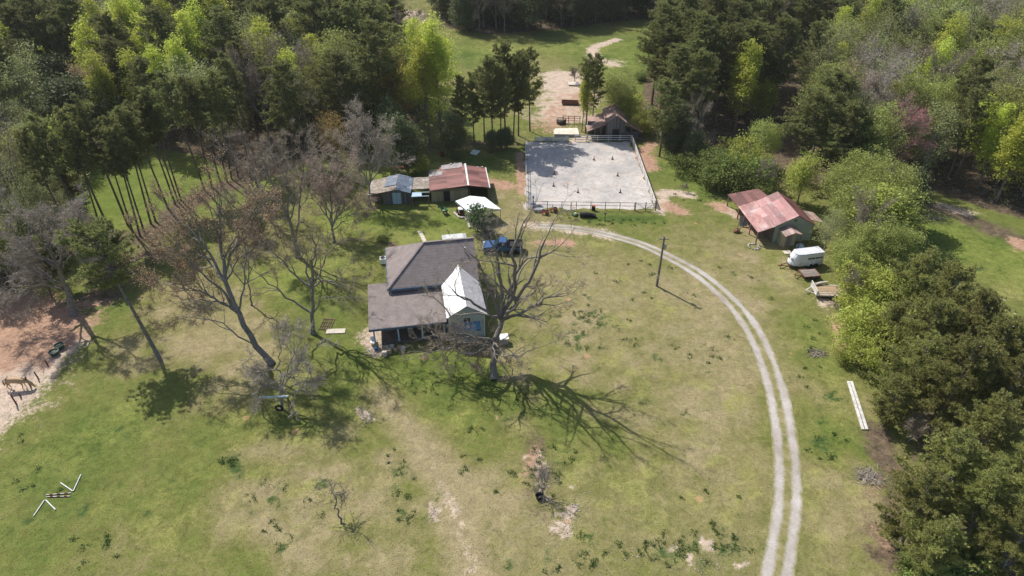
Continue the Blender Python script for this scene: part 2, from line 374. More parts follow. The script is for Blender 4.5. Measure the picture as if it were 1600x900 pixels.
def inpoly(w, X, Y):
    ins = np.zeros(np.shape(X), bool); j = len(w)-1
    for i in range(len(w)):
        xi, yi = w[i]; xj, yj = w[j]
        c = ((yi > Y) != (yj > Y)) & (X < (xj-xi)*(Y-yi)/(yj-yi+1e-12)+xi); ins ^= c; j = i
    return ins
def fill(ch, pts, s=1.0):
    CH[ch] = np.maximum(CH[ch], s*inpoly([G(*p) for p in pts], XX, YY))
NW = [(-80,-30),(640,-30),(560,20),(545,62),(600,92),(650,120),(672,170),(640,212),(560,222),(500,240),(440,272),(380,288),(350,262),(300,240),(200,228),(120,238),(60,248),(-40,258)]
WEST = [(-120,258),(60,248),(75,290),(112,330),(118,385),(70,440),(-20,462),(-160,470)]
NORTH = [(665,-30),(690,42),(760,54),(870,46),(960,34),(1090,22),(1110,-30)]
NE = [(1085,-30),(1065,30),(1010,110),(1000,170),(1012,205),(1060,232),(1120,278),(1190,272),(1290,296),(1330,330),(1440,292),(1500,312),(1560,332),(1640,352),(1800,340),(1800,-30)]
for pl in (NW, WEST, NORTH): fill('litter', pl)
fill('litter', NE)
paint('litter', [(130,385),(240,365),(285,320),(360,290),(480,240)], 2.5, .9)
paint('litter', [(180,420),(230,400)], 3, .8); paint('litter', [(120,470),(170,465)], 3, .7)
paint('litter', [(1300,455),(1340,500),(1350,560)], 2, .7); paint('litter', [(1370,680),(1400,760),(1390,870),(1450,900)], 2.2, .75)
paint('litter', [(1400,480),(1500,560),(1540,700),(1560,860)], 7, .9); paint('litter', [(1440,320),(1500,335),(1590,375)], 2.5, .8)
paint('litter', [(610,240),(700,225),(790,225)], 5, .55); paint('litter', [(840,690),(850,780)], 2.0, .6)
for pts, r, s in [([(0,520),(30,550),(70,520)], 4.5, 1), ([(20,480),(110,500)], 3.5, .9), ([(770,285),(790,290)], 1.6, .9), ([(640,210),(720,215)], 3, .35),
                  ([(1005,245),(1015,262)], 1.8, 1), ([(1020,225),(1000,240)], 1.5, .9), ([(1045,322),(1065,330)], 1.5, .8), ([(1160,335),(1180,360)], 1.2, .9),
                  ([(1120,320),(1140,330)], 1.5, .7), ([(1312,500),(1318,530),(1316,550)], 1.0, .9), ([(870,378),(890,380),(840,380)], 1.2, .7),
                  ([(900,150),(870,180),(860,200)], 5, .6), ([(700,300),(690,380),(570,380)], .01, .1), ([(812,240),(815,300)], .9, .9),
                  ([(1100,318),(1130,325)], .8, .6), ([(600,378),(620,385)], .8, .6), ([(1370,740),(1380,850)], 1.2, .5), ([(1590,378),(1600,385)], 1.5, .9),
                  ([(820,745),(835,700)], 1.2, .5)]: paint('clay', pts, r, s)
for pts, r, s in [([(680,735),(712,800),(740,890)], .7, .52), ([(610,650),(640,690)], .5, .45), ([(0,600),(10,585),(50,565),(85,545)], 3.0, 1), ([(-60,660),(0,610),(40,560)], 5, 1), ([(-60,560),(0,500),(90,500)], 4, .8),
                  ([(870,180),(890,150),(880,120)], 6, .9), ([(930,100),(925,75),(945,68),(965,62)], 1.4, 1), ([(930,90),(960,100)], 3, .7),
                  ([(830,352),(880,356),(960,368)], 1.4, .75), ([(1130,325),(1150,335)], 1.2, 1), ([(1290,470),(1320,470)], 1.8, .7),
                  ([(560,640),(580,655)], .8, .6), ([(585,520),(590,545)], 1.6, .9), ([(675,790),(680,810)], .6, .7),
                  ([(845,720),(850,780),(880,800),(885,830)], .9, .65), ([(1080,305),(1040,300),(1030,330)], 1.3, .8), ([(120,190),(90,188)], 3, .9),
                  ([(640,20),(660,40),(650,60)], 5, .7), ([(1470,320),(1520,335)], 1.4, .7), ([(1560,470),(1600,500)], 2, .4), ([(890,225),(920,215)], 2, .7)]: paint('sand', pts, r, s)
for pts, r, s in [([(570,590),(700,575),(760,600)], 3.5, .9), ([(560,340),(640,350),(700,345)], 3.5, 1), ([(800,620),(900,660),(950,700)], 5, .7),
                  ([(20,760),(120,700),(60,850)], 5, .6), ([(330,600),(460,680),(330,720)], 4, .5), ([(1250,640),(1310,690)], 2.6, .9), ([(1240,500),(1290,580)], 3, .6),
                  ([(930,340),(1030,342)], 1.2, 1), ([(1050,260),(1100,300)], 4, .7), ([(740,90),(850,80),(1000,60),(980,110)], 11, .7), ([(1480,370),(1560,420),(1590,340)], 8, .7),
                  ([(120,330),(240,310),(340,270)], 8, 1.1), ([(120,330),(180,290)], 9, 1.3), ([(1150,250),(1060,240)], 3, .6), ([(740,250),(800,265)], 3, .6), ([(640,260),(600,275)], 3, .6),
                  ([(560,560),(500,500),(460,440)], 4, .6), ([(1205,450),(1240,470)], 3, .5), ([(180,480),(140,480)], 3, .6), ([(1190,600),(1205,690)], 1, .7),
                  ([(400,440),(300,410),(240,440)], 4, .4), ([(770,420),(800,480),(850,500)], 3, .5), ([(620,645),(700,640)], 2.5, .5), ([(740,660),(780,740)], 2, .5)]: paint('lush', pts, r, s)
for pts, r, s in [([(590,610),(650,680),(700,760),(745,910)], 1.7, 1.8), ([(900,440),(1050,470),(1130,600)], 9, .9), ([(860,480),(1000,560)], 5, .6),
                  ([(300,450),(350,540)], 4, .9), ([(900,760),(1100,720),(1150,820)], 9, .7), ([(860,720),(780,870)], 4, .6), ([(1290,760),(1370,880)], 4, .7),
                  ([(560,700),(600,850)], 4, .4), ([(100,890),(300,860)], 3, .3), ([(1120,390),(1180,440)], 4, .5), ([(820,300),(790,330),(860,345)], 2, .8),
                  ([(780,60),(900,130)], 5, .5), ([(1040,400),(960,410)], 4, .6), ([(690,700),(760,660)], 2, .3), ([(1450,440),(1600,460)], 4, .5), ([(420,560),(380,600)], 3, .4), ([(480,780),(520,700)], 4, .5)]: paint('straw', pts, r, s)
for pts, r, s in [([(365,720),(372,728)], .9, .9), ([(800,640),(900,620)], 3.5, .35), ([(640,575),(700,590)], 3, .35), ([(1270,700),(1290,690)], 1.2, .6),
                  ([(960,338),(1030,340)], .9, .5), ([(40,800),(60,740)], 3, .35), ([(990,320),(1010,300)], .4, .5), ([(1345,700),(1350,715)], .8, .6)]: paint('deep', pts, r, s)
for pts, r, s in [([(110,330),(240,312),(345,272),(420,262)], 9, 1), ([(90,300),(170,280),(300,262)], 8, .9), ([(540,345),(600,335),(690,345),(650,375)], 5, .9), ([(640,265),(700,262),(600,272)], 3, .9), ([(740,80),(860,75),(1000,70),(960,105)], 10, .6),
                  ([(1470,370),(1550,400),(1600,430)], 9, .7), ([(1050,250),(1110,300),(1160,330)], 4, .6), ([(420,430),(470,440),(540,400)], 5, .7), ([(560,590),(720,590)], 3.5, .6), ([(0,760),(120,690),(200,640)], 5, .5), ([(1260,500),(1320,640),(1300,700)], 3, .5), ([(1200,390),(1230,450)], 3, .5), ([(60,0),(130,0)], 5, .5)]: paint('fresh_sunlit', pts, r, s)
rr0 = np.random.default_rng(31)
def spots(ch, x, y, rx, ry, n, r0, r1, s):
    for _ in range(n):
        a = rr0.uniform(0, 2*pi); q_ = sqrt(rr0.random()); g_ = G(x+rx*q_*cos(a), y+ry*q_*sin(a)); r = rr0.uniform(r0, r1); x0 = np.searchsorted(ax, g_[0]-3); x1 = np.searchsorted(ax, g_[0]+3); y0 = np.searchsorted(ay, g_[1]-3); y1 = np.searchsorted(ay, g_[1]+3)
        w = (slice(y0, y1), slice(x0, x1)); v = s*np.clip((r*1.9-np.hypot(XX[w]-g_[0], YY[w]-g_[1]))/(r*1.8), 0, 1); CH[ch][w] = np.maximum(CH[ch][w], v)
for a_ in [(950,525,60,40,34),(905,500,40,50,18),(1110,860,90,36,46),(930,860,60,30,14),(850,880,60,18,10),(640,770,60,50,16),(860,720,50,25,14),(470,810,90,60,14),(1060,560,100,80,20),(1300,660,40,60,20),(1260,520,40,60,14),(80,760,80,80,22),(250,760,200,110,26),(960,345,90,8,24),(1090,290,40,30,20),(1180,430,40,60,16),(380,470,90,60,14),(900,90,100,40,16),(1500,420,90,50,20)]: spots('deep', *a_, .3, .8, .6)
for a_ in [(600,600,320,60,50),(1000,700,200,160,60),(350,740,260,120,60),(980,440,160,70,30),(1300,760,60,100,20),(740,640,40,50,16)]: spots('fresh_sunlit', *a_, .8, 1.9, .6)
for a_ in [(980,600,200,160,60),(560,780,240,110,50),(300,540,120,100,30),(1320,800,50,80,20),(800,330,40,30,10),(1150,420,80,70,20)]: spots('straw', *a_, .8, 2.0, 1.3)
for a_ in [(600,700,300,150,22),(1100,700,120,160,10),(1300,500,30,100,8),(1120,330,60,30,10),(1480,450,60,30,6)]: spots('clay', *a_, .18, .4, .75)
for a_ in [(1100,870,90,26,14),(880,800,20,50,8),(840,730,30,30,6)]: spots('sand', *a_, .25, .5, .75)
V = np.stack([XX.ravel(), YY.ravel(), np.zeros(XX.size)], 1)
ii = (np.arange(ny-1)[:, None]*nx+np.arange(nx-1)[None]).ravel()
gm = fast_mesh('ground', V, np.stack([ii, ii+1, ii+nx+1, ii+nx], 1), M['ground'])
for an, ks in (('ground_c', ('fresh_sunlit', 'zero', 'zero')), ('ground_a', ('clay', 'lush', 'straw')), ('ground_b', ('sand', 'litter', 'deep'))):
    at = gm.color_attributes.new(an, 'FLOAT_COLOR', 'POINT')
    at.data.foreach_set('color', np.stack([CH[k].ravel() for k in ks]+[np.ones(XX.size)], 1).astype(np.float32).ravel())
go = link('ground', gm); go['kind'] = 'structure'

# driveway ribbon
def smooth_line(pts, k=6):
    out = []; n = len(pts)
    for i in range(n-1):
        p0, p1, p2, p3 = (np.array(pts[max(min(j, n-1), 0)]) for j in (i-1, i, i+1, i+2))
        for t in np.linspace(0, 1, k, endpoint=False):
            out.append(.5*((2*p1)+(-p0+p2)*t+(2*p0-5*p1+4*p2-p3)*t*t+(-p0+3*p1-3*p2+p3)*t**3))
    out.append(np.array(pts[-1])); return out
DR = [(1205,960),(1213,905),(1222,850),(1229,800),(1231,750),(1228,700),(1221,650),(1210,600),(1192,548),(1166,500),(1133,462),(1092,428),(1048,403),(1003,382),(962,370),(925,361),(885,355),(840,353)]
line = smooth_line([G(*p) for p in DR], 7); vs = []; uvs = []
for i, p in enumerate(line):
    d = line[min(i+1, len(line)-1)]-line[max(i-1, 0)]; d = d/np.linalg.norm(d); nrm = np.array([-d[1], d[0]]); k = i/(len(line)-1)
    w = 1.28*(1-.36*min(1, max(0, (k-.5)/.3)))
    for s in (-1, -.5, 0, .5, 1): vs.append((p[0]-nrm[0]*w*s, p[1]-nrm[1]*w*s, .004)); uvs.append((s, max(0, min(1, (k-.62)*4))))
fs = [(i*5+j, i*5+j+5, i*5+j+6, i*5+j+1) for i in range(len(line)-1) for j in range(4)]
dm = fast_mesh('driveway', vs, [f[::-1] for f in fs], M['drive']); ul = dm.uv_layers.new(name='UVMap')
li = np.zeros(len(dm.loops), np.int32); dm.loops.foreach_get('vertex_index', li); ul.data.foreach_set('uv', np.array(uvs, np.float32)[li].ravel())
do = link('driveway', dm); do['kind'] = 'structure'

# riding arena floor
AX0, AX1, AY0, AY1 = 2.3, 21.8, 92.6, 118.3
rng = np.random.default_rng(5); pts = []
for (a, b) in (((AX0,AY0),(AX1,AY0)),((AX1,AY0),(AX1,AY1)),((AX1,AY1),(AX0,AY1)),((AX0,AY1),(AX0,AY0))):
    for t in np.linspace(0, 1, 22, endpoint=False): pts.append((a[0]+(b[0]-a[0])*t+rng.normal(0,.28), a[1]+(b[1]-a[1])*t+rng.normal(0,.28), .005))
mb = MB(); mb.add(pts, [tuple(range(len(pts)))]); o = part(mb, 'arena_ground', M['arena'], None); o['kind'] = 'structure'

exec_order = None

# ================================================================== BUILDINGS
R10 = radians(10)
house = thing('farmhouse', 'farmhouse with brown hip roof, white gabled wing and a deep covered front porch', 'house', (-16, 59.7, 0), R10)
zm = lambda y: 3.6+(min(y, 21.5-y)-6.0)*.665
m = MB()
m.slab([(2.4,6.0,3.6),(13.3,6.0,3.6),(13.3,10.75,zm(10.75)),(7.2,10.75,zm(10.75))], .12)
m.slab([(13.3,15.5,3.6),(2.4,15.5,3.6),(7.2,10.75,zm(10.75)),(13.3,10.75,zm(10.75))], .12)
m.slab([(2.4,15.5,3.6),(2.4,6.0,3.6),(7.2,10.75,zm(10.75))], .12)
part(m, 'main_roof', M['grey_roof'], house)
m = MB(); m.box(2.45,5.9,3.25,8.9,5.99,3.57); m.box(2.3,6.0,3.25,2.39,15.4,3.57); part(m, 'fascia', M['blue_paint'], house)
m = MB(); m.beam((7.2,10.7,zm(10.75)+.03),(13.3,10.7,zm(10.75)+.03),.25,.05); m.beam((2.4,6.0,3.66),(7.2,10.75,zm(10.75)+.04),.22,.05); part(m, 'ridge_cap', M['grey_roof'], house)
m = MB(); m.box(2.8,6.4,0,12.95,15.1,3.45); m.add([(12.955,6.5,3.4),(12.955,15.0,3.4),(12.955,10.75,6.55),(12.8,6.5,3.4),(12.8,15.0,3.4),(12.8,10.75,6.55)], [(0,1,2),(5,4,3),(0,2,5,3),(1,4,5,2)])
part(m, 'wall', M['wall_pale'], house)
zp = lambda y: 2.5+.075*y
m = MB(); m.slab([(x,y,zp(y)) for x, y in ((0,0),(8.72,0),(8.72,6.38),(2.78,6.38),(2.78,8.1),(0,8.1))], .14); part(m, 'porch_roof', M['porch_roof'], house)
m = MB(); m.box(0,-.06,2.2,8.7,-.01,2.48); part(m, 'porch_beam', M['blue_paint'], house)
for x in (.5, 3.2, 5.9, 8.4):
    m = MB(); m.box(x-.09,.22,.32,x+.09,.40,2.36); m.box(x-.14,.17,.3,x+.14,.45,.42); part(m, 'porch_post', M['post_blue'], house)
m = MB(); m.box(1.2,.1,0,8.85,6.35,.3); part(m, 'porch_floor', M['brick_dark'], house)
# white gabled wing
m = MB()
def zw(x): return 3.45+(2.3-abs(x-11.0))*.63
m.slab([(8.7,-.7,zw(8.7)),(11,-.7,zw(11)),(11,8.0,zw(11)),(10.3,7.0,zw(10.3)),(8.7,5.85,zw(8.7))], .1); part(m, 'wing_roof', M['white_roof'], house)
m = MB(); m.slab([(11,-.7,zw(11)-.003),(13.3,-.7,zw(13.3)),(13.3,5.8,zw(13.3)),(11.6,7.1,zw(11.6)),(11,8.0,zw(11)-.003)], .1); part(m, 'wing_roof', simple('wing_roof_right', (.42,.41,.42), (.28,.27,.28), 2.5, .8, c=(.62,.61,.60)), house)  # right slope coloured greyer than the left, with paler patches
m = MB(); m.box(9.0,-.3,0,13.0,6.3,3.45); m.add([(9.0,-.3,3.45),(13.0,-.3,3.45),(11,-.3,4.7),(9.0,-.1,3.45),(13.0,-.1,3.45),(11,-.1,4.7)], [(0,1,2),(5,4,3),(0,2,5,3),(1,4,5,2)])
part(m, 'wing_wall', M['wall_pale'], house)
m = MB(); m.box(8.95,-.34,0,9.07,-.24,3.4); part(m, 'corner_trim', M['trim'], house); m = MB(); m.box(12.93,-.34,0,13.05,-.24,3.4); part(m, 'corner_trim', M['trim'], house)
def window(parent, x, y, z, w, h, facing='-y'):
    m = MB()
    if facing == '-y':
        for b in ((x-w/2-.08,y-.07,z-.08,x+w/2+.08,y,z),(x-w/2-.08,y-.07,z+h,x+w/2+.08,y,z+h+.08),(x-w/2-.08,y-.07,z,x-w/2,y,z+h),(x+w/2,y-.07,z,x+w/2+.08,y,z+h),(x-.02,y-.05,z,x+.02,y-.005,z+h),(x-w/2,y-.05,z+h/2-.02,x+w/2,y-.006,z+h/2+.02)): m.box(*b)
        f = part(m, 'window', M['trim'], parent); g = MB(); g.box(x-w/2,y-.03,z,x+w/2,y-.004,z+h)
    else:
        for b in ((x,y-w/2-.08,z-.08,x+.07,y+w/2+.08,z),(x,y-w/2-.08,z+h,x+.07,y+w/2+.08,z+h+.08),(x,y-w/2-.08,z,x+.07,y-w/2,z+h),(x,y+w/2,z,x+.07,y+w/2+.08,z+h)): m.box(*b)
        f = part(m, 'window', M['trim'], parent); g = MB(); g.box(x+.004,y-w/2,z,x+.03,y+w/2,z+h)
    part(g, 'pane', M['glass'], f)
window(house, 11, -.3, 1.5, .8, 1.5); window(house, 9.8, -.3, .9, .5, 1.2); window(house, 12.3, -.3, .9, .5, 1.2)
for x in (4.2, 7.2): window(house, x, 6.4, 1.0, .9, 1.4)
for y in (1.5, 4.2, 9, 12.5): window(house, 13.0 if y < 6 else 12.96, y, 1.1, .9, 1.3, '+x')
m = MB(); m.box(5.3,6.32,.3,6.2,6.39,2.35); d = part(m, 'door', M['brown_wood'], house); m = MB(); m.lathe((6.08,6.29,1.25), [(.035,-.035),(.05,0),(.035,.035)], 8); part(m, 'handle', M['rim'], d)
m = MB(); m.slab([(9.5,-1.25,1.85),(12.5,-1.25,1.85),(12.5,-.35,2.3),(9.5,-.35,2.3)], .05); part(m, 'awning', M['awning_blue'], house)
m = MB(); m.box(9.4,-1.3,0,12.6,-.35,.35); part(m, 'front_step', M['concrete'], house)
m = MB(); m.lathe((12.0,9.3,5.6), [(.07,0),(.07,.6),(.14,.62),(.14,.75)], 10); part(m, 'vent_pipe', M['rim'], house)
m = MB(); m.slab([(9.9,15.55,2.75),(13.2,15.55,2.75),(13.2,19.4,2.45),(9.9,19.4,2.45)], .08); part(m, 'back_porch_roof', M['metal_light'], house)
for x, y in ((10.1,19.1),(13.0,19.1)): m = MB(); m.box(x-.06,y-.06,0,x+.06,y+.06,2.4); part(m, 'back_porch_post', M['trim'], house)
def H(x, y, z=0): v = Matrix.Rotation(R10, 4, 'Z') @ Vector((x, y, z)); return (v.x-16, v.y+59.7, z)

# red roofed barn north of the house
R7 = radians(7)
b = thing('red_barn', 'long shed with low red rusty roof split by a white ridge', 'shed', (-12.5, 94.7, 0), R7)
m = MB(); m.slab([(-.2,-.4,2.2),(5.8,-.4,2.75),(5.8,7.4,2.75),(1.6,7.4,2.36),(1.6,6.0,2.36),(-.2,6.0,2.2)], .08); part(m, 'roof', M['rust_red'], b)
m = MB(); m.slab([(5.8,-.4,2.747),(9.1,-.4,2.15),(9.1,6.9,2.15),(5.8,6.9,2.747)], .08); part(m, 'roof', M['rust_red'], b)
m = MB(); m.slab([(-.15,4.4,2.24),(1.8,4.4,2.42),(2.2,5.9,2.46),(-.15,5.9,2.24)], .03); m.slab([(1.9,6.3,2.44),(5.3,6.3,2.75),(5.3,8.0,2.75),(1.9,8.0,2.44)], .03); part(m, 'roof_patch', simple('patched_grey_sheet', (.36,.33,.33), (.22,.19,.18), 2, .7, c=(.5,.47,.45)), b)
m = MB(); m.slab([(5.66,-.45,2.79),(5.94,-.45,2.79),(5.94,7.5,2.79),(5.66,7.5,2.79)], .03); m.slab([(9.02,-.45,2.19),(9.16,-.45,2.19),(9.16,6.9,2.19),(9.02,6.9,2.19)], .03); part(m, 'ridge_cap', M['trim'], b)
m = MB(); m.box(0,0,0,5.7,7.2,2.12); part(m, 'wall', M['olive_wall'], b)
m = MB(); m.box(5.75,4.2,0,8.9,4.35,2.1); m.box(8.85,.5,0,8.95,4.2,2.0); part(m, 'back_wall', M['brown_wood'], b)
for x in (5.9, 8.9): m = MB(); m.box(x-.07,-.2,0,x+.07,-.06,2.1); part(m, 'post', M['wood_post'], b)
m = MB(); m.box(1.9,-.06,.05,2.9,-.004,2.0); part(m, 'door', M['black'], b)
m = MB(); m.box(-.22,-.47,2.0,5.8,-.42,2.16); part(m, 'fascia', M['wood_post'], b)
for i, (x, y) in enumerate(((3.5, 7.9), (4.2, 7.9), (4.9, 7.9), (7.8, 6.7), (8.5, 6.7))):
    m = MB(); m.box(x-.16,y-.1,0,x+.16,y+.1,.14); z = 2.6 if x < 6 else 2.3
    o = single(m, 'cinder_block', M['concrete'], 'small pale block weighing down the back edge of the red roof', 'block', 'blocks weighing down the red roof', (0,0,0), R7)
    v = Matrix.Rotation(R7, 4, 'Z') @ Vector((0, 0, 0)); o.location = (-12.5, 94.7, z)

# dark shed beside it
R3 = radians(3)
s = thing('old_shed', 'dark sagging shed with tarp covered gable roof and pale double doors', 'shed', (-21.9, 93.9, 0), R3)
m = MB(); m.slab([(-.3,-.3,1.75),(4.2,-.5,2.7),(4.3,4.9,2.75),(-.2,4.6,1.8)], .08); part(m, 'roof', M['roof_debris'], s)
m = MB(); m.slab([(4.2,-.5,2.697),(6.4,-.4,2.05),(6.5,4.8,2.1),(4.3,4.9,2.747)], .08); part(m, 'roof', M['tarp_blue'], s)
m = MB(); m.slab([(2.2,1.2,2.40),(4.15,1.0,2.80),(4.2,4.6,2.82),(2.6,4.7,2.49)], .02); part(m, 'tarp', M['tarp_blue'], s)
m = MB(); m.slab([(6.42,1.0,1.95),(9.3,1.0,2.05),(9.2,4.9,2.15),(6.52,4.9,2.05)], .07); part(m, 'side_roof', M['roof_debris'], s)
m = MB(); m.box(2.0,0,0,6.3,4.4,1.95); m.box(0,1.2,0,2.0,4.4,1.7); part(m, 'wall', M['old_wood'], s)
m = MB(); m.add([(2.0,-.02,1.9),(6.3,-.02,1.9),(4.2,-.02,2.6)], [(0,1,2)]); m.add([(2.0,.05,1.9),(6.3,.05,1.9),(4.2,.05,2.6)], [(2,1,0)]); part(m, 'gable', M['old_wood'], s)
for x in (3.5, 4.16): m = MB(); m.box(x,-.07,.05,x+.62,-.024,1.95); part(m, 'door', M['post_blue'], s)
for x, y in ((.1,-.1),(6.6,.9),(9.1,.9),(6.6,-1.0),(9.1,-1.0)): m = MB(); m.box(x-.06,y-.06,0,x+.06,y+.06,1.75); part(m, 'post', M['wood_post'], s)
m = MB(); m.slab([(6.5,-1.1,1.72),(8.1,-1.1,1.75),(8.0,.2,1.8),(6.6,.2,1.8)], .04); m.beam((6.5,-1.05,1.7),(9.2,-1.05,1.78),.1); m.beam((6.5,.2,1.75),(9.2,.2,1.8),.1); part(m, 'frame', M['post_blue'], s)
m = MB(); m.slab([(2.1,4.9,1.6),(3.2,4.9,1.6),(3.1,6.1,1.6),(2.0,6.1,1.6)], .05); m.box(2.1,5,0,3.1,6,1.5)
single(m, 'white_cabinet', M['trim'], 'white topped box standing behind the tarp covered shed', 'cabinet', None, (-21.9, 93.9, 0), R3)

# old hay barn beyond the arena
ob = thing('hay_barn', 'tall weathered grey barn with mottled rust roof and lean-to bays each side', 'barn', (13.9, 119.2, 0), radians(-1))
m = MB(); m.box(3.4,0,0,6.8,6.2,3.5); m.add([(3.4,0,3.5),(6.8,0,3.5),(5.1,0,4.6),(3.4,6.2,3.5),(6.8,6.2,3.5),(5.1,6.2,4.6)], [(0,1,2),(5,4,3),(0,2,5,3),(1,4,5,2)]); part(m, 'wall', M['old_wood'], ob)
m = MB(); m.slab([(3.1,-.3,3.45),(5.1,-.3,4.8),(5.1,6.5,4.8),(3.1,6.5,3.45)], .08); m.slab([(5.1,-.3,4.797),(7.1,-.3,3.4),(7.1,6.5,3.4),(5.1,6.5,4.797)], .08); part(m, 'roof', M['rust_mottled'], ob)
m = MB(); m.slab([(-.1,.1,1.6),(3.38,.1,3.0),(3.38,6.2,3.0),(-.1,6.2,1.6)], .08); part(m, 'lean_to_roof', M['rust_mottled'], ob)
m = MB(); m.slab([(6.82,.1,3.0),(10.2,.1,1.5),(10.2,5.6,1.5),(6.82,6.0,3.0)], .08); part(m, 'lean_to_roof', M['rust_mottled'], ob)
for bb in ((.2,3,0,3.38,3.1,2.4),(6.82,1.6,0,9.6,1.7,1.9),(7.4,.35,.1,9.6,.42,1.5)): m = MB(); m.box(*bb); part(m, 'side_wall', M['old_wood'], ob)
for x, h in ((.1,1.5),(1.3,2.0),(2.4,2.5),(8.0,2.4),(9.9,1.5)): m = MB(); m.box(x-.08,.25,0,x+.08,.41,h); part(m, 'post', M['wood_post'], ob)
m = MB(); m.box(4.5,-.06,.02,5.7,-.004,2.1); part(m, 'door', M['black'], ob)
m = MB(); m.beam((6.9,.0,1.6),(10.4,-.6,.15),.12,.3); m.beam((7.4,.1,1.1),(10.2,-.5,.05),.12,.3); part(m, 'fallen_board', M['old_wood'], ob)

# right hand barn by the trees
R5 = radians(5)
rb = thing('tin_roof_barn', 'barn with patchy pink and red tin roof, grey green gable wall and small bay shed', 'barn', (34.3, 82.5, 0), R5)
zr = lambda x: 4.3-(5.2-x)*.5 if x > 2.2 else 2.8-(2.2-x)*.36
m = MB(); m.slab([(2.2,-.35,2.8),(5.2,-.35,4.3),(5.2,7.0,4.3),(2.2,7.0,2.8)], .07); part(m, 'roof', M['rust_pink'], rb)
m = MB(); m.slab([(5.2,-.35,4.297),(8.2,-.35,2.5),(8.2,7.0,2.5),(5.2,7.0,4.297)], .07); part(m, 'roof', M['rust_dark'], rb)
m = MB(); m.slab([(-.2,-.4,1.95),(2.24,-.4,2.79),(2.24,7.2,2.79),(-.2,7.2,1.95)], .07); part(m, 'lean_to_roof', M['rust_bright'], rb)
m = MB(); m.slab([(-.3,7.25,1.95),(4.6,7.25,3.0),(4.2,11.0,2.8),(-.4,11.2,1.9)], .07); part(m, 'rear_roof', M['rust_dark'], rb)
m = MB(); m.slab([(8.0,1.6,2.5),(10.3,1.4,1.9),(10.1,4.6,1.9),(8.0,4.4,2.5)], .07); part(m, 'side_roof', M['rust_tan'], rb)
m = MB(); m.box(2.4,0,0,8.0,6.8,2.45); m.add([(2.4,0,2.45),(8.0,0,2.45),(5.2,0,4.15),(2.4,6.8,2.45),(8.0,6.8,2.45),(5.2,6.8,4.15)], [(0,1,2),(5,4,3),(0,2,5,3),(1,4,5,2)]); part(m, 'wall', M['green_wall'], rb)
m = MB(); m.box(2.33,.02,.02,2.39,6.8,2.3); part(m, 'side_wall', M['brick_dark'], rb)
m = MB(); m.box(4.9,-.05,3.2,5.3,-.004,3.5); part(m, 'gable_vent', M['wood_post'], rb)
for x, y, h in ((-.05,-.2,1.85),(-.05,2.3,1.85),(-.05,4.7,1.85),(-.05,7.0,1.85),(-.2,11,1.8),(2,11,2.2),(4.1,10.8,2.7),(9.9,1.6,1.85),(9.9,4.4,1.85)):
    m = MB(); m.box(x-.07,y-.07,0,x+.07,y+.07,h); part(m, 'post', M['wood_post'], rb)
m = MB(); m.slab([(2.9,-2.3,2.2),(4.2,-2.3,2.75),(4.2,-.02,2.75),(2.9,-.02,2.2)], .06); m.slab([(4.2,-2.3,2.747),(5.5,-2.0,2.25),(5.5,-.02,2.25),(4.2,-.02,2.747)], .06); part(m, 'bay_roof', M['rust_tan'], rb)
m = MB(); m.box(3.0,-1.2,0,5.1,-.02,2.15); part(m, 'bay_wall', M['olive_wall'], rb)
m = MB(); m.box(3.8,-1.26,.1,4.5,-1.204,1.9); part(m, 'door', M['old_wood'], rb)
for x in (3.1, 5.3): m = MB(); m.box(x-.05,-2.15,0,x+.05,-2.05,2.15); part(m, 'bay_post', M['wood_post'], rb)
m = MB(); m.slab([(-.2,5.2,.1),(1.0,5.2,.1),(1.2,5.9,1.5),(-.1,5.9,1.4)], .05); single(m, 'leaning_panel', M['rim'], 'grey sheet panel leaning under the red roofed side of the barn', 'panel', None, (33.9, 81.8, 0), R5)
def RB(x, y, z=0): v = Matrix.Rotation(R5, 4, 'Z') @ Vector((x, y, 0)); return (v.x+34.3, v.y+82.5, z)

# canopy carport
Rc = radians(15)
cp = thing('canopy', 'white canvas canopy carport on thin dark legs beside the house yard', 'canopy', (-6.1, 87.6, 0), 0)
A = Vector((0,0,1.95)); B = Vector((4.5,1.2,1.95)); C_ = Vector((2.0,5.0,1.95)); D = Vector((-2.4,3.8,1.95)); ra = (A+D)/2+Vector((0,0,0)); 
ab = (A+B)/2+Vector((0,0,.55)); dc = (D+C_)/2+Vector((0,0,.55))
m = MB(); m.slab([A, ab, dc, D], .03); m.slab([ab-Vector((0,0,.002)), B, C_, dc-Vector((0,0,.002))], .03); part(m, 'canvas_top', M['canvas'], cp)
m = MB(); m.add([A, D, D-Vector((0,0,.28)), A-Vector((0,0,.28))], [(0,1,2,3)]); m.add([A, B, B-Vector((0,0,.2)), A-Vector((0,0,.2))], [(3,2,1,0)]); o = part(m, 'valance', M['canvas'], cp); sm = o.modifiers.new('solid', 'SOLIDIFY'); sm.thickness = .02
for q_ in (A, B, C_, D, (A+D)/2, (B+C_)/2): 
    m = MB(); c0 = Vector((1.05,2.5,0)); w_ = q_.lerp(Vector((c0.x,c0.y,q_.z)), .03); m.tube([(w_.x,w_.y,0),(w_.x,w_.y,1.9)], .04, 6); part(m, 'leg', M['pipe'], cp)
m = MB()
for p1, p2 in ((A,B),(B,C_),(C_,D),(D,A)): m.beam(p1-Vector((0,0,.06)), p2-Vector((0,0,.06)), .05)
part(m, 'frame', M['pipe'], cp)

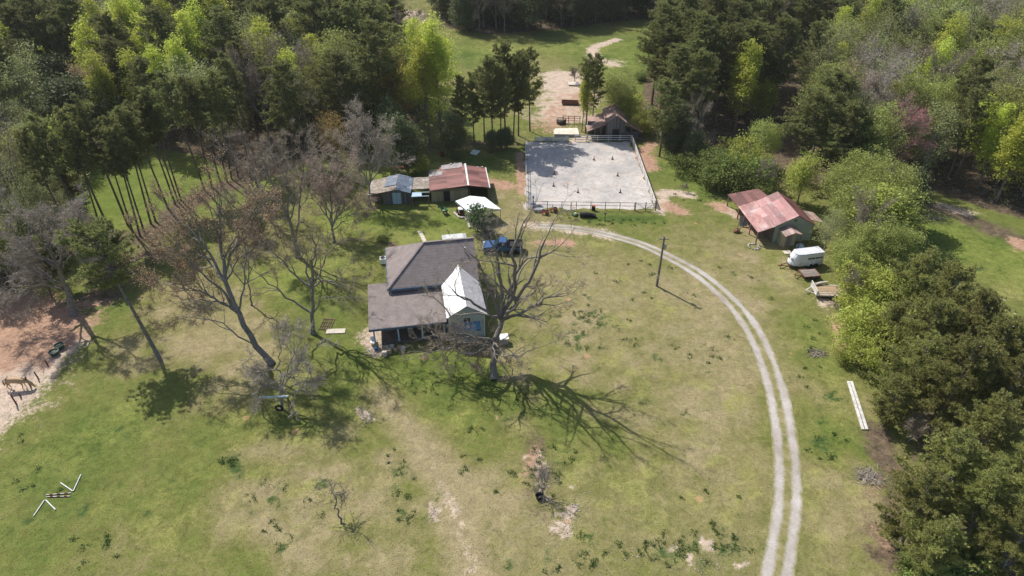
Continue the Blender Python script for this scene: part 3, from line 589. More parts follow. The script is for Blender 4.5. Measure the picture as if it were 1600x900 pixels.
# ================================================================== YARD OBJECTS
# blue pickup
def wheel(parent, x, y, r=.38, w=.26, name='wheel'):
    e = MB(); prof = [(r*.55,-w/2),(r*.95,-w/2),(r,-w*.3),(r,w*.3),(r*.95,w/2),(r*.55,w/2)]
    e.lathe((0,0,0), prof, 18); vs = [(x+p[0], y+p[2], r+p[1]) for p in e.v]; k = MB(); k.v = vs; k.f = e.f
    o = part(k, name, M['tyre'], parent, smooth=False)
    e = MB(); e.lathe((0,0,0), [(.05,-w*.42),(r*.5,-w*.38),(r*.56,-w*.45),(r*.56,w*.45),(r*.5,w*.38),(.05,w*.42)], 14)
    k = MB(); k.v = [(x+p[0], y+p[2], r+p[1]) for p in e.v]; k.f = e.f; part(k, 'rim', M['rim'], o); return o
c = Vector(P(786, 396)); tk = thing('pickup_truck', 'blue pickup truck with black bed parked on the grass behind the house', 'truck', (c.x, c.y+.75, 0), radians(178))
hw = .95
def taper(prof_lo, prof_hi): pass
m = MB()   # lower body in side profile (x forward), rounded nose
m.prism([(-2.7,.55),(-2.7,1.05),(-.55,1.08),(-.5,1.10),(1.1,1.12),(1.9,1.08),(2.45,1.0),(2.7,.85),(2.72,.5),(2.3,.4),(-2.6,.42)], -hw, hw)
part(m, 'body', M['blue_car'], tk, .06)
m = MB(); lo = [(1.15,1.1),(-.62,1.1)]
vs = []
for x, z, w in ((1.25,1.1,.88),(-.65,1.1,.88),(.45,1.78,.70),(-.5,1.80,.70)): vs += [(x,-w,z),(x,w,z)]
m.add(vs, [(0,1,5,4),(4,5,7,6),(6,7,3,2),(0,4,6,2),(1,3,7,5),(0,2,3,1)]); part(m, 'cab', M['blue_car'], tk, .04)
m = MB(); m.add([(1.20,-.76,1.17),(1.20,.76,1.17),(.53,.64,1.735),(.53,-.64,1.735)], [(0,1,2,3)]); o = part(m, 'windshield', M['glass'], tk); o.location = (.03,0,.02)
for sy in (-1, 1):
    m = MB(); m.add([(.98,sy*.90,1.18),(-.52,sy*.90,1.18),(-.44,sy*.735,1.70),(.50,sy*.735,1.70)], [(0,1,2,3) if sy < 0 else (3,2,1,0)]); part(m, 'side_window', M['glass'], tk)
    m = MB(); m.box(2.5,sy*.72-.2,.72,2.76,sy*.72+.2,.9); part(m, 'headlight', M['trim'], tk)
    m = MB(); m.box(-2.76,sy*.85-.08,.7,-2.6,sy*.85+.08,1.0); part(m, 'taillight', M['orange'], tk)
    m = MB(); m.box(.75,sy*.95-.02,1.15,.95,sy*1.18,1.32) if sy > 0 else m.box(.75,-1.18,1.15,.95,-.93,1.32); part(m, 'mirror', M['black'], tk)
m = MB(); m.box(-2.68,-.93,1.0,-.68,-.85,1.30); m.box(-2.68,.85,1.0,-.68,.93,1.30); m.box(-2.68,-.85,1.0,-2.6,.85,1.30); m.box(-2.6,-.85,1.0,-.68,.85,1.1); m.box(-.76,-.85,1.1,-.68,.85,1.4); part(m, 'bed', M['black'], tk)
m = MB(); m.box(2.6,-.9,.38,2.82,.9,.6); part(m, 'bumper', M['rim'], tk)
for x in (1.75, -1.75):
    for y in (-.84, .84): wheel(tk, x, y)

# horse trailer
c0 = Vector(P(1232, 418)); ht = thing('horse_trailer', 'white two-horse trailer with slatted side windows parked by the trees', 'trailer', (c0.x-.2, c0.y+.7, 0), radians(12)); ht.scale = (.92, .92, .92); ht.location.y -= .5; ht.location.x += .1
m = MB()  # plan outline rounded nose, lofted
pl = []
for a in np.linspace(90, 270, 9): pl.append((.95+1.0*cos(radians(a))*.95, sin(radians(a))*1.0))
plan = [(4.9, 1.0)]+pl+[(4.9, -1.0)]
def ring(z, sc, dx): return [((x-.95)*sc+.95+dx if x < .95 else x, y*(sc*.5+.5 if x >= .95 else sc*.5+.5), z) for x, y in plan]
zs = [(.45, 1.0, 0), (.9, 1.02, 0), (1.8, .86, .12), (2.25, .74, .25)]
rings = [ring(*z) for z in zs]; k = len(plan); vs = [p for r in rings for p in r]
fs = [tuple(range(k-1, -1, -1)), tuple((len(zs)-1)*k+i for i in range(k))]+[(j*k+i, j*k+(i+1) % k, (j+1)*k+(i+1) % k, (j+1)*k+i) for j in range(len(zs)-1) for i in range(k)]
m.add(vs, [f[::-1] for f in fs]); part(m, 'body', M['trailer'], ht, .05)
m = MB(); top = ring(2.26, .74, .25); m.slab([(p[0], p[1]*.97, 2.31) for p in top][::-1], .06); part(m, 'roof', simple('trailer_roof', (.60,.61,.64), (.5,.5,.53), 1.2, .5, c=(.72,.72,.72)), ht)
m = MB()
for (x0,y0,_), (x1,y1,_) in zip(ring(.5,1.03,0)[1:-2], ring(.5,1.03,0)[2:-1]): m.beam((x0,y0,.52),(x1,y1,.52),.06,.2)
part(m, 'bumper_band', M['pipe'], ht)
for sy in (-1, 1):
    w = MB()
    for i in range(4): x = 2.35+i*.6; w.box(x,sy*.955-.03,1.5,x+.5,sy*.955+.03,1.72)
    part(w, 'window', M['glass'], ht)
    m = MB(); m.prism([(2.5,.5),(2.6,.85),(2.9,1.0),(3.9,1.0),(4.2,.85),(4.3,.5),(4.2,.5),(4.1,.8),(3.85,.92),(2.95,.92),(2.7,.8),(2.6,.5)], *(sorted((sy*1.0, sy*1.22)))); part(m, 'fender', M['trailer'], ht)
    for x in (3.0, 3.8): wheel(ht, x, sy*1.02, .34, .2)
for y in (-.38, .38): m = MB(); m.box(.07,y-.14,1.42,.16,y+.14,1.6); m.beam((.1,y,1.5),(.3,y,1.52),.26,.16); part(m, 'front_window', M['glass'], ht)
m = MB(); m.beam((.9,.7,.4),(-1.3,0,.42),.1); m.beam((.9,-.7,.4),(-1.3,0,.42),.1); m.beam((-1.2,0,.42),(-1.6,0,.45),.12); m.tube([(-1.1,0,0),(-1.1,0,.75)], .05, 6); part(m, 'tongue', M['rust'], ht)

def flat_trailer(name, label, p, rz, L, W, deck, rail, zd):
    t = thing(name, label, 'trailer', (p[0], p[1], 0), rz)
    m = MB(); m.box(0,-W/2,zd-.08,L,W/2,zd); part(m, 'deck', deck, t)
    m = MB()
    for a, b in (((0,-W/2),(L,-W/2)),((L,-W/2),(L,W/2)),((L,W/2),(0,W/2)),((0,W/2),(0,-W/2))): m.beam((*a,zd-.06),(*b,zd-.06),.1,.16)
    part(m, 'frame', rail, t)
    m = MB(); m.beam((0,W*.35,zd-.1),(-1.0,0,zd-.15),.08); m.beam((0,-W*.35,zd-.1),(-1.0,0,zd-.15),.08); m.tube([(-.8,0,0),(-.8,0,zd)], .04, 6); part(m, 'tongue', rail, t)
    for sy in (-1, 1): wheel(t, L*.6, sy*(W/2+.13), .3, .2)
    return t
pp = P(1256, 439); t = flat_trailer('utility_trailer', 'small flat utility trailer with grey board deck beside the horse trailer', (pp.x-.1, pp.y+.9), radians(8), 2.2, 1.7, M['grey_deck'], M['rust'], .6)
pp = P(1272, 462); t = flat_trailer('deck_trailer', 'wider trailer with tan board deck and white front rail near the brush', (pp.x, pp.y+.5), radians(-4), 3.3, 2.3, M['deck_wood'], M['fence_white'], .6)
m = MB()
for y in (-1.15, 1.15): m.beam((0,y,.6),(0,y,1.15),.08)
m.beam((0,-1.2,1.15),(0,1.2,1.15),.1); m.beam((0,-1.2,.85),(0,1.2,.85),.08); m.beam((0,-1.18,.95),(3.2,-1.18,.95),.08); m.beam((3.2,-1.18,.6),(3.2,-1.18,.95),.08); part(m, 'rail', M['fence_white'], t)
m = MB(); m.tube([(.2,0,0),(1.1,.15,.02),(1.9,.1,.05)], [.16,.18,.15], 8); o = single(m, 'rolled_mat', M['pale_wood'], 'pale rolled mat lying on the tan deck trailer', 'mat', None, (pp.x+.3, pp.y+1.35, .78), radians(10))

# utility pole
q0 = P(1026, 447); up = thing('utility_pole', 'wooden utility pole with small transformer standing alone inside the drive curve', 'pole', (q0.x, q0.y, 0))
m = MB(); m.tube([(0,0,0),(.05,0,3.6),(.06,0,7.4)], [.17,.14,.11], 10); part(m, 'pole', M['bark_dark'], up)
m = MB(); m.lathe((.3,-.05,5.6), [(.05,0),(.19,.03),(.19,.6),(.1,.68)], 12); part(m, 'transformer', M['rim'], up)
m = MB(); m.beam((-.5,0,7.0),(.6,0,7.0),.1,.1); ca = part(m, 'crossarm', M['bark_dark'], up)
for x in (-.45, .55): m = MB(); m.lathe((x,0,7.05), [(.03,0),(.06,.06),(.03,.14)], 8); part(m, 'insulator', M['insulator'], ca)
m = MB(); m.box(-.2,-.2,1.3,.1,-.12,1.8); part(m, 'meter_box', M['rim'], up)

# --- arena fences
def board_fence(name, label, a, b, n, h=1.2, mat='fence_white', rails=((.35,.14),(.75,.14),(1.12,.14)), g='fences round the riding arena', pw=.12):
    t = thing(name, label, 'fence', (a[0], a[1], 0), 0, None); dx, dy = b[0]-a[0], b[1]-a[1]
    for i in range(n+1):
        x, y = dx*i/n, dy*i/n; m = MB(); m.box(x-pw/2, y-pw/2, 0, x+pw/2, y+pw/2, h); part(m, 'post', M[mat], t)
    for z, w in rails: m = MB(); m.beam((0,0,z),(dx,dy,z),.045,w); part(m, 'rail', M[mat], t)
    return t
board_fence('board_fence', 'white board fence along the right side of the sand arena', (21.9,92.9), (22.0,118.2), 10, 1.25, rails=((.3,.16),(.62,.16),(.94,.16),(1.22,.2)))
board_fence('board_fence', 'white board fence across the far end of the arena before the barn', (11.6,118.5), (21.9,118.5), 5, 1.2)
board_fence('board_fence', 'low grey white boards closing the far left end of the arena', (4.2,118.4), (10.4,118.5), 3, .9, rails=((.2,.22),(.5,.22),(.8,.2)))
board_fence('rail_fence', 'thin white rail fence along the left side of the sand arena', (2.3,98.5), (2.45,118.2), 9, 1.2, rails=((.6,.06),(1.15,.10)), pw=.09)
board_fence('rail_fence', 'pinkish wooden rail fence at the near left corner of the arena', (2.3,92.8), (2.3,98.3), 3, 1.2, mat='pale_wood', rails=((.5,.09),(.85,.09),(1.15,.1)), pw=.1)
def pipe_fence(name, label, a, b, n):
    t = thing(name, label, 'fence', (a[0], a[1], 0)); dx, dy = b[0]-a[0], b[1]-a[1]
    for i in range(n+1): x, y = dx*i/n, dy*i/n; m = MB(); m.tube([(x,y,0),(x,y,1.35)], .05, 8); part(m, 'post', M['pipe'], t)
    for z in (.75, 1.3): m = MB(); m.tube([(0,0,z),(dx,dy,z)], .035, 8); part(m, 'rail', M['pipe'], t)
pipe_fence('pipe_fence', 'dark pipe fence along the near side of the sand arena', (3.2,92.5), (18.6,92.0), 7)
g = thing('pipe_gate', 'dark pipe gate with diagonal braces at the near right arena corner', 'gate', (18.75,92.0,0))
for x in (0, 1.55, 3.1): m = MB(); m.tube([(x,-x*.02,0),(x,-x*.02,1.45)], .07, 8); part(m, 'post', M['pipe'], g)
m = MB()
for z in (.25,.6,.95,1.25): m.tube([(0,0,z),(3.1,-.06,z)], .028, 6)
m.tube([(.1,0,1.25),(1.5,0,.25)], .03, 6); m.tube([(1.6,0,.25),(3.0,0,1.25)], .03, 6); part(m, 'gate_panel', M['pipe'], g)
# paddock gate beyond the arena
board_fence('paddock_gate', 'short wooden post and rail panel in the bare paddock beyond the arena', (9.9,127.5), (13.2,127.3), 3, 1.5, mat='wood_post', rails=((.5,.08),(1.0,.08),(1.4,.08)))
# jump standards / cones in the arena
cones = [(866,272,'near the arena\'s left rail, the farther of two'),(865,291,'near the arena\'s left rail, the nearer of two'),(903,301,'alone at the near middle of the arena'),(957,249,'at the far right middle of the arena'),(965,275,'in front of the right fence, middle of the arena'),(969,301,'at the near right of the arena beside weeds'),(928,250,'at the far middle of the arena')]
for x, y, d_ in cones:
    p = P(x, y); t = thing('marker_cone', 'dark cone '+d_, 'cone', (p.x, p.y, 0), 0, 'marker cones in the arena')
    m = MB(); m.box(-.2,-.2,.005,.2,.2,.04); part(m, 'base', M['black'], t)
    m = MB(); m.lathe((0,0,.04), [(.13,0),(.08,.35),(.04,.66),(.03,.7)], 10); part(m, 'body', M['orange'] if x in (866,928) else M['rust'], t)
p = P(833, 319); js = thing('jump_standard', 'blue and white jump standard at the near left corner of the arena', 'jump stand', (p.x, p.y, 0))
m = MB(); m.box(-.35,-.3,.005,.35,.3,.1); part(m, 'foot', M['blue_plastic'], js)
m = MB(); m.box(-.1,-.1,.1,.1,.1,.7); m.box(-.14,-.14,1.05,.14,.14,1.4); part(m, 'column', M['blue_plastic'], js, .03)
m = MB(); m.box(-.12,-.12,.7,.12,.12,1.05); part(m, 'panel', M['white'], js, .03)
# things along the front of the arena
p = P(840, 328); m = MB(); m.lathe((0,0,0), [(.8,0),(.92,.45),(.86,.45),(.78,.1),(.02,.1)], 20); o = single(m, 'water_tub', M['rim'], 'shallow grey tub by the near left corner of the arena', 'tub', None, (p.x, p.y, 0))
def implement(x, y, label, s=1, tall=False):
    p = P(x, y); t = thing('farm_implement', label, 'implement', (p.x, p.y, 0), 0, None)
    m = MB(); m.beam((-.5*s,0,.45*s),(.6*s,0,.45*s),.1*s); m.beam((0,-.35*s,.3*s),(0,.4*s,.6*s),.1*s); m.beam((-.1*s,0,.4*s),(-.2*s,.1*s,1.0*s if tall else .8*s),.08*s); part(m, 'frame', M['redpaint'], t)
    for sy in (-1, 1):
        e = MB(); e.lathe((0,0,0), [(.05,-.03),(.3*s,-.02),(.3*s,.02),(.05,.03)], 14); k = MB(); k.v = [(.25*s+q[0], sy*.33*s+q[2], .3*s+q[1]) for q in e.v]; k.f = e.f; part(k, 'disc', M['rust'], t)
    m = MB(); m.add([(-.5*s,-.3*s,.1),(-.2*s,-.2*s,.5*s),(-.35*s,.2*s,.5*s),(-.6*s,.1*s,.1)], [(0,1,2,3)]); o = part(m, 'blade', M['redpaint'], t); sm = o.modifiers.new('s', 'SOLIDIFY'); sm.thickness = .03
implement(852, 335, 'small red plough with pale tines beside the grey tub', 1.0)
implement(865, 331, 'dark red implement with upright lever, right of the small red plough', 1.1, True)
p = P(886, 335); t = thing('metal_rack', 'low grey metal rack on the grass in front of the pipe fence', 'rack', (p.x-.8, p.y, 0))
m = MB()
for z in (.25,.5,.75): m.tube([(0,0,z),(1.5,0,z)], .03, 6)
for x in (0,.75,1.5): m.tube([(x,0,0),(x,0,.8)], .035, 6); m.tube([(x,0,.4),(x,.5,0)], .03, 6)
part(m, 'bars', M['rim'], t)
p = P(892, 327); m = MB(); m.lathe((0,0,0), [(.09,0),(.09,1.25),(.05,1.3)], 8); single(m, 'white_stake', M['white'], 'short thick white stake behind the grey metal rack', 'stake', None, (p.x, p.y, 0))
p = P(899, 337); t = thing('push_mower', 'green and white push mower by the metal rack', 'mower', (p.x, p.y, 0), radians(60))
m = MB(); m.box(-.35,-.25,.12,.35,.25,.28); part(m, 'deck', M['green_plastic'], t, .04); m = MB(); m.lathe((0,0,.28), [(.17,0),(.16,.18),(.08,.24)], 10); part(m, 'engine', M['white'], t)
m = MB(); m.tube([(-.3,-.2,.25),(-.9,-.2,.95),(-.9,.2,.95),(-.3,.2,.25)], .02, 6); part(m, 'handle', M['pipe'], t)
for x in (-.28,.28):
    for y in (-.3,.3): wheel(t, x, y, .11, .06)
p = P(912, 339); m = MB(); m.tube([(0,0,.35),(.9,.05,.4),(2.0,.0,.36)], [.36,.4,.3], 10); m.box(1.8,-.3,.1,2.4,.3,.5); single(m, 'culvert_pipe', M['black'], 'black culvert pipe lying in the grass before the arena', 'pipe', None, (p.x-.6, p.y, 0), radians(-3), smooth=False)
p = P(927, 328); t = thing('burn_barrel', 'dark barrel with orange top standing at the pipe fence', 'barrel', (p.x, p.y-.1, 0)); m = MB(); m.lathe((0,0,0), [(.28,0),(.3,.4),(.28,.42),(.3,.7)], 12); part(m, 'drum', M['black'], t); m = MB(); m.lathe((0,0,.7), [(.31,0),(.31,.1),(.2,.12)], 12); part(m, 'rim', M['orange'], t)
p = P(945, 343); m = MB(); m.tube([(0,0,0),(.02,0,1.1)], .06, 7); m.box(-.15,-.04,.9,.17,.04,1.1); single(m, 'short_post', M['pipe'], 'lone dark post with crosspiece on the lawn before the arena', 'post', None, (p.x, p.y, 0))

# beyond the arena
p = P(866, 214); t = thing('stacked_sheets', 'low stack of cream sheets beyond the far end of the arena', 'sheets', (p.x, p.y, 0), radians(2)); 
m = MB(); m.box(0,0,.0,4.6,2.4,.45); part(m, 'stack', M['concrete'], t); m = MB(); m.slab([(-.1,-.1,.62),(4.7,-.15,.5),(4.6,2.5,.72),(.3,2.5,.66)], .06); part(m, 'top_sheet', M['cream'], t)
p = P(877, 193); t = thing('hay_feeder', 'round dark hay feeder in the bare paddock', 'feeder', (p.x, p.y, 0))
m = MB()
for z in (.1,.5,.9): m.tube([(.9*cos(a), .9*sin(a), z) for a in np.linspace(0, 2*pi, 21)], .05, 6)
for a in np.linspace(0, 2*pi, 15)[:-1]: m.tube([(.9*cos(a), .9*sin(a), 0),(.9*cos(a), .9*sin(a), .95)], .04, 5)
part(m, 'ring', M['black'], t); m = MB(); m.lathe((0,0,0), [(.7,0),(.75,.5),(.5,.8),(.1,.85)], 12); part(m, 'bale', M['wood_post'], t)
p = P(891, 163); t = thing('bunk_feeder', 'long low rusty feed trough in the far bare paddock', 'trough', (p.x, p.y, 0), radians(-6))
m = MB(); m.box(-1.8,-.6,.35,1.8,.6,.42); m.box(-1.8,-.6,.42,1.8,-.52,.75); m.box(-1.8,.52,.42,1.8,.6,.75); m.box(-1.8,-.52,.42,-1.72,.52,.75); m.box(1.72,-.52,.42,1.8,.52,.75); part(m, 'trough', M['rust'], t)
for x in (-1.6,1.6):
    for y in (-.5,.5): m = MB(); m.box(x-.05,y-.05,0,x+.05,y+.05,.4); part(m, 'leg', M['rust'], t)
p = P(896, 133); m = MB(); m.slab([(-1.2,-.6,.35),(1.2,-.8,.25),(1.3,.8,.4),(-1.1,.8,.5)], .12); m.box(-1,-.5,0,1,.6,.25); single(m, 'loose_boards', M['cream'], 'pale boards dumped at the edge of the field beyond the paddock', 'boards', None, (p.x, p.y, 0))
p = P(691, 244); t = thing('rusty_barrel', 'rusty red barrel standing behind the red roofed shed', 'barrel', (p.x, p.y, 0)); m = MB(); m.lathe((0,0,0), [(.33,0),(.35,.3),(.33,.32),(.35,.6),(.33,.62),(.34,.95)], 14); part(m, 'drum', M['redpaint'], t); m = MB(); m.lathe((0,0,.95), [(.355,0),(.355,.05),(.3,.05)], 14); part(m, 'hoop', M['rust'], t)
p = P(742, 241); m = MB(); m.slab([(-.9,-.3,.25),(.3,-.7,.12),(1.0,.4,.5),(-.3,.6,.62)], .04); single(m, 'metal_sheet', M['trim'], 'pale sheet of metal lying near the pines behind the red roofed shed', 'sheet', None, (p.x, p.y, .02))
p = P(626, 263); m = MB(); m.prism([(-1.2,.25),(-.8,.05),(.9,.05),(1.3,.3),(1.1,.34),(-1.0,.34)], -.35, .35); single(m, 'red_canoe', M['orange'], 'small orange red boat lying under the dark evergreen', 'boat', None, (p.x, p.y, 0), radians(5), bevel=.04)

# by the canopy
p = P(718, 335); t = thing('riding_mower', 'white and dark red riding mower parked under the canopy edge', 'mower', (p.x+.2, p.y+.3, 0), radians(100))
m = MB(); m.box(-.2,-.35,.3,.8,.35,.75); part(m, 'hood', M['white'], t, .08); m = MB(); m.box(-.9,-.45,.25,.1,.45,.45); part(m, 'deck', M['redpaint'], t, .05); m = MB(); m.box(-.75,-.25,.45,-.3,.25,.58); m.box(-.8,-.25,.58,-.7,.25,.95); part(m, 'seat', M['black'], t, .03)
for x, r in ((-.65,.28),(.6,.2)):
    for y in (-.45,.45): wheel(t, x, y, r, .2)
p = P(694, 333); t = thing('wheelbarrow', 'green wheelbarrow tipped on the grass near the canopy', 'wheelbarrow', (p.x, p.y, 0), radians(120))
m = MB(); vs = [(-.45,-.3,.35),(.5,-.22,.35),(.5,.22,.35),(-.45,.3,.35),(-.65,-.42,.75),(.8,-.38,.7),(.8,.38,.7),(-.65,.42,.75)]; m.add(vs, [(0,3,2,1),(0,1,5,4),(1,2,6,5),(2,3,7,6),(3,0,4,7)]); o = part(m, 'tray', M['green_plastic'], t); o.modifiers.new('s','SOLIDIFY').thickness = .03
m = MB(); m.beam((.9,0,.25),(-1.2,-.3,.6),.05); m.beam((.9,0,.25),(-1.2,.3,.6),.05); m.beam((-.4,-.25,0),(-.4,-.25,.4),.04); m.beam((-.4,.25,0),(-.4,.25,.4),.04); part(m, 'handle', M['pale_wood'], t); wheel(t, .85, 0, .2, .1)
m = MB()
pts = [G(709, 333), G(718, 341), G(727, 341), G(731, 348), G(734, 357)]
for a, b_ in zip(pts[:-1], pts[1:]): m.beam((*a,.12),(*b_,.12),.28,.24)
single(m, 'low_wall', M['concrete'], 'low pale retaining kerb curving round the bush by the canopy', 'wall')
for i, (x, y) in enumerate(((656,363),(658,366),(660,370),(662,374),(664,378))):
    p = P(x, y); m = MB(); m.box(-.28,-.36,.004,.28,.36,.07); single(m, 'stepping_stone', M['pale_wood'], 'pale slab of the short path behind the hip roof', 'paving slab', 'path slabs behind the house', (p.x, p.y, 0), radians(22+i*3), bevel=.02)
# side of house
p = P(599, 411); t = thing('heat_pump', 'white heat pump unit at the left side of the house', 'air unit', (p.x, p.y, 0), R10); m = MB(); m.box(-.4,-.4,.08,.4,.4,.85); part(m, 'case', M['white'], t, .03); m = MB(); m.lathe((0,0,.86), [(.33,0),(.33,.03),(.05,.03)], 16); part(m, 'fan_grille', M['black'], t)
m = MB(); m.box(-.3,-.3,0,.3,.3,.7); m.box(-.34,-.34,.7,.34,.34,.76); single(m, 'white_bin', M['trim'], 'small white bin beside the heat pump', 'bin', None, (p.x+.9, p.y+.3, 0), R10)
p = P(787, 535); t = thing('well_house', 'small white topped well box right of the big bare tree', 'well cover', (p.x, p.y, 0), R10); m = MB(); m.box(-.45,-.4,0,.45,.4,.75); part(m, 'box', M['concrete'], t); m = MB(); m.slab([(-.55,-.5,.84),(.55,-.5,.84),(.55,.5,.9),(-.55,.5,.9)], .08); part(m, 'lid', M['white'], t)
# porch clutter
rr = random.Random(4)
spots = [(1.35,-1.0),(1.75,-.55),(2.0,-1.35),(2.35,-.6),(2.7,-1.1),(1.5,-1.7),(3.2,-.8),(3.6,-1.2)]
for i, (x, y) in enumerate(spots):
    hx = H(x, y); m = MB(); r = rr.uniform(.2,.3); hh = rr.uniform(.25,.6); m.lathe((0,0,0), [(r,0),(r*.97,hh*.5),(r,hh)], 10); m2 = M['log_end'] if i % 2 == 0 else M['pale_wood']
    single(m, 'log_round', m2, 'cut log round standing in the shade before the porch steps', 'log', 'cut logs before the porch', (hx[0], hx[1], 0), rr.random())
for i, (x, y, lab) in enumerate(((4.6,1.3,'wooden porch chair next to the middle porch post'), (6.8,1.5,'wooden porch chair beside the white wing'))):
    hx = H(x, y); t = thing('porch_chair', lab, 'chair', (hx[0], hx[1], .3), R10+pi*.05)
    m = MB(); m.box(-.3,-.3,.4,.3,.3,.45); part(m, 'seat', M['pale_wood'], t); m = MB(); m.box(-.3,.25,.45,.3,.3,1.0); part(m, 'backrest', M['pale_wood'], t)
    for a in (-.27,.27):
        for b_ in (-.27,.27): m = MB(); m.box(a-.03,b_-.03,0,a+.03,b_+.03,.4); part(m, 'leg', M['pale_wood'], t)
hx = H(.55, -.55); t = thing('potted_plant', 'grey green potted plant at the left corner of the porch', 'plant', (hx[0], hx[1], 0)); m = MB(); m.lathe((0,0,0), [(.22,0),(.32,.4),(.27,.4),(.2,.3)], 12); part(m, 'pot', M['blue_plastic'], t)
POTTED = t
hx = H(.25, .5); t = thing('porch_swing_frame', 'white metal chair at the left end of the porch', 'chair', (hx[0], hx[1], 0), R10)
m = MB(); m.box(-.28,-.28,.38,.28,.28,.43); part(m, 'seat', M['white'], t); m = MB(); m.box(-.28,.25,.43,.28,.29,.95); part(m, 'backrest', M['white'], t)
for a in (-.25,.25):
    for b_ in (-.25,.25): m = MB(); m.box(a-.02,b_-.02,0,a+.02,b_+.02,.38); part(m, 'leg', M['white'], t)

# lawn objects
p = P(525, 518); t = thing('plank_panel', 'pale plank panel lying on the lawn left of the porch', 'panel', (p.x, p.y, 0), radians(3))
m = MB()
for i in range(5): m.box(-1.1,-.42+i*.17,.05,1.1,-.27+i*.17,.1)
part(m, 'boards', M['pale_wood'], t); m = MB(); m.box(-.9,-.42,.004,-.8,.42,.05); m.box(.8,-.42,.004,.9,.42,.05); part(m, 'battens', M['brown_wood'], t)
p = P(511, 507); t = thing('slatted_pallet', 'brown slatted frame lying in the grass behind the pale plank panel', 'pallet', (p.x, p.y, 0), radians(-3))
m = MB()
for i in range(6): m.box(-.7+i*.26,-1.1,.08,-.64+i*.26,1.1,.12)
part(m, 'slats', M['brown_wood'], t); m = MB()
for y in (-1,-.35,.35,1): m.box(-.75,y-.04,.004,.7,y+.04,.08)
part(m, 'bearers', M['brown_wood'], t)
# long white boards on the right
for (xa, ya, xb, yb, lab) in ((1325,597,1348,672,'long white board lying by the wood edge, the left one of the pair'),(1330,597,1354,672,'long white board lying by the wood edge, the right one of the pair')):
    a = Vector((*G(xa,ya),.09)); b_ = Vector((*G(xb,yb),.09)); m = MB(); m.beam(a, b_, .26, .12); single(m, 'long_board', M['fence_white'], lab, 'board', 'long white boards by the wood edge')
# jump poles lower left
for (xa, ya, xb, yb, lab) in ((53,807,70,782,'white ground pole, lowest left one of the zigzag'),(72,782,87,797,'white ground pole making a V beside the lowest left pole'),(72,774,111,771,'red striped white ground pole, upper one of the parallel pair'),(73,777,110,776,'red striped white ground pole, lower one of the parallel pair'),(95,755,114,768,'white ground pole in the upper V, its left arm'),(115,768,127,742,'white ground pole in the upper V, its right arm')):
    a = Vector((*G(xa,ya),.07)); b_ = Vector((*G(xb,yb),.07)); t = thing('ground_pole', lab, 'pole', tuple(a), 0, 'riding ground poles in the lower left lawn')
    m = MB(); m.tube([(0,0,0), b_-a], .045, 8); part(m, 'pole', M['white'] if 'striped' not in lab else M['fence_white'], t)
    if 'striped' in lab:
        for f0 in (.15,.45,.75): m = MB(); m.tube([(b_-a)*f0, (b_-a)*(f0+.13)], .048, 8); part(m, 'stripe', M['redpaint'], t)
# tubs and posts by the paddock, left
for x, y, lab in ((94,544,'dark stock tank at the paddock edge, the farther one'),(86,554,'dark stock tank at the paddock edge, the nearer one')):
    p = P(x, y); t = thing('stock_tank', lab, 'tank', (p.x, p.y, 0), 0, 'stock tanks at the paddock edge'); m = MB(); m.lathe((0,0,0), [(.42,0),(.5,.5),(.53,.52),(.47,.52),(.4,.1),(.02,.1)], 18); part(m, 'tub', M['tank_green'], t)
    m = MB(); m.lathe((0,0,.38), [(.44,0),(.44,.01)], 18); part(m, 'water', M['water'], t)
pw = [(26,632,'leaning'),(33,621,'short'),(48,604,'upright'),(60,592,'weedy'),(75,571,'far')]
for i, (x, y, d_) in enumerate(pw):
    p = P(x, y); m = MB(); h = (1.4,.6,1.35,1.0,.7)[i]; m.tube([(0,0,0),(-.12,.05,h)], [.09,.07], 7)
    single(m, 'fence_post', M['rust'] if i % 2 == 0 else M['wood_post'], {0:'leaning dark post nearest the camera on the paddock edge',1:'short stub post below the pale horse',2:'upright dark post right in front of the pale horse',3:'weedy post on the paddock edge above the horse',4:'short post on the paddock edge below the stock tanks'}[i], 'post', 'fence posts on the paddock edge', (p.x, p.y, 0))
# fire pit ring of stones
cc = P(1178, 386)
for i in range(12):
    a = 2*pi*i/12; m = MB(); r = rr.uniform(.09,.2); m.lathe((0,0,-.02), [(r*.6,0),(r,.06),(r*.8,.18),(r*.3,.24)], 7)
    single(m, 'fire_ring_stone', M['stone'], 'stone of the fire ring on the lawn left of the tin roofed barn', 'stone', 'stones of the fire ring', (cc.x+.75*cos(a)*rr.uniform(.85,1.15), cc.y+.75*sin(a)*rr.uniform(.85,1.15), 0), a)
p = P(1151, 363); t = thing('hand_pump', 'rusty old implement with tall stem left of the tin roofed barn', 'implement', (p.x, p.y, 0)); m = MB(); m.box(-.4,-.3,.02,.4,.3,.35); m.beam((-.5,-.2,.1),(.6,.3,.5),.15); part(m, 'base', M['rust'], t, .04); m = MB(); m.tube([(0,0,.3),(.05,0,1.9)], .04, 6); m.beam((-.3,0,.7),(.3,.1,.6),.08); part(m, 'stem', M['rust'], t)
p = RB(4.9, -2.9); m = MB(); m.box(-.5,-.4,.02,.5,.4,.1); single(m, 'door_mat', M['pale_wood'], 'pale board lying before the bay shed of the tin roofed barn', 'board', None, (RB(3.4,-2.9)[0], RB(3.4,-2.9)[1], 0), R5)
t = thing('blue_tarp_bundle', 'crumpled blue grey tarp bundle by the barn wall', 'tarp', RB(5.8,-1.6)); m = MB(); m.lathe((0,0,0), [(.6,0),(.5,.3),(.25,.5),(.05,.55)], 8); part(m, 'bundle', M['post_blue'], t)
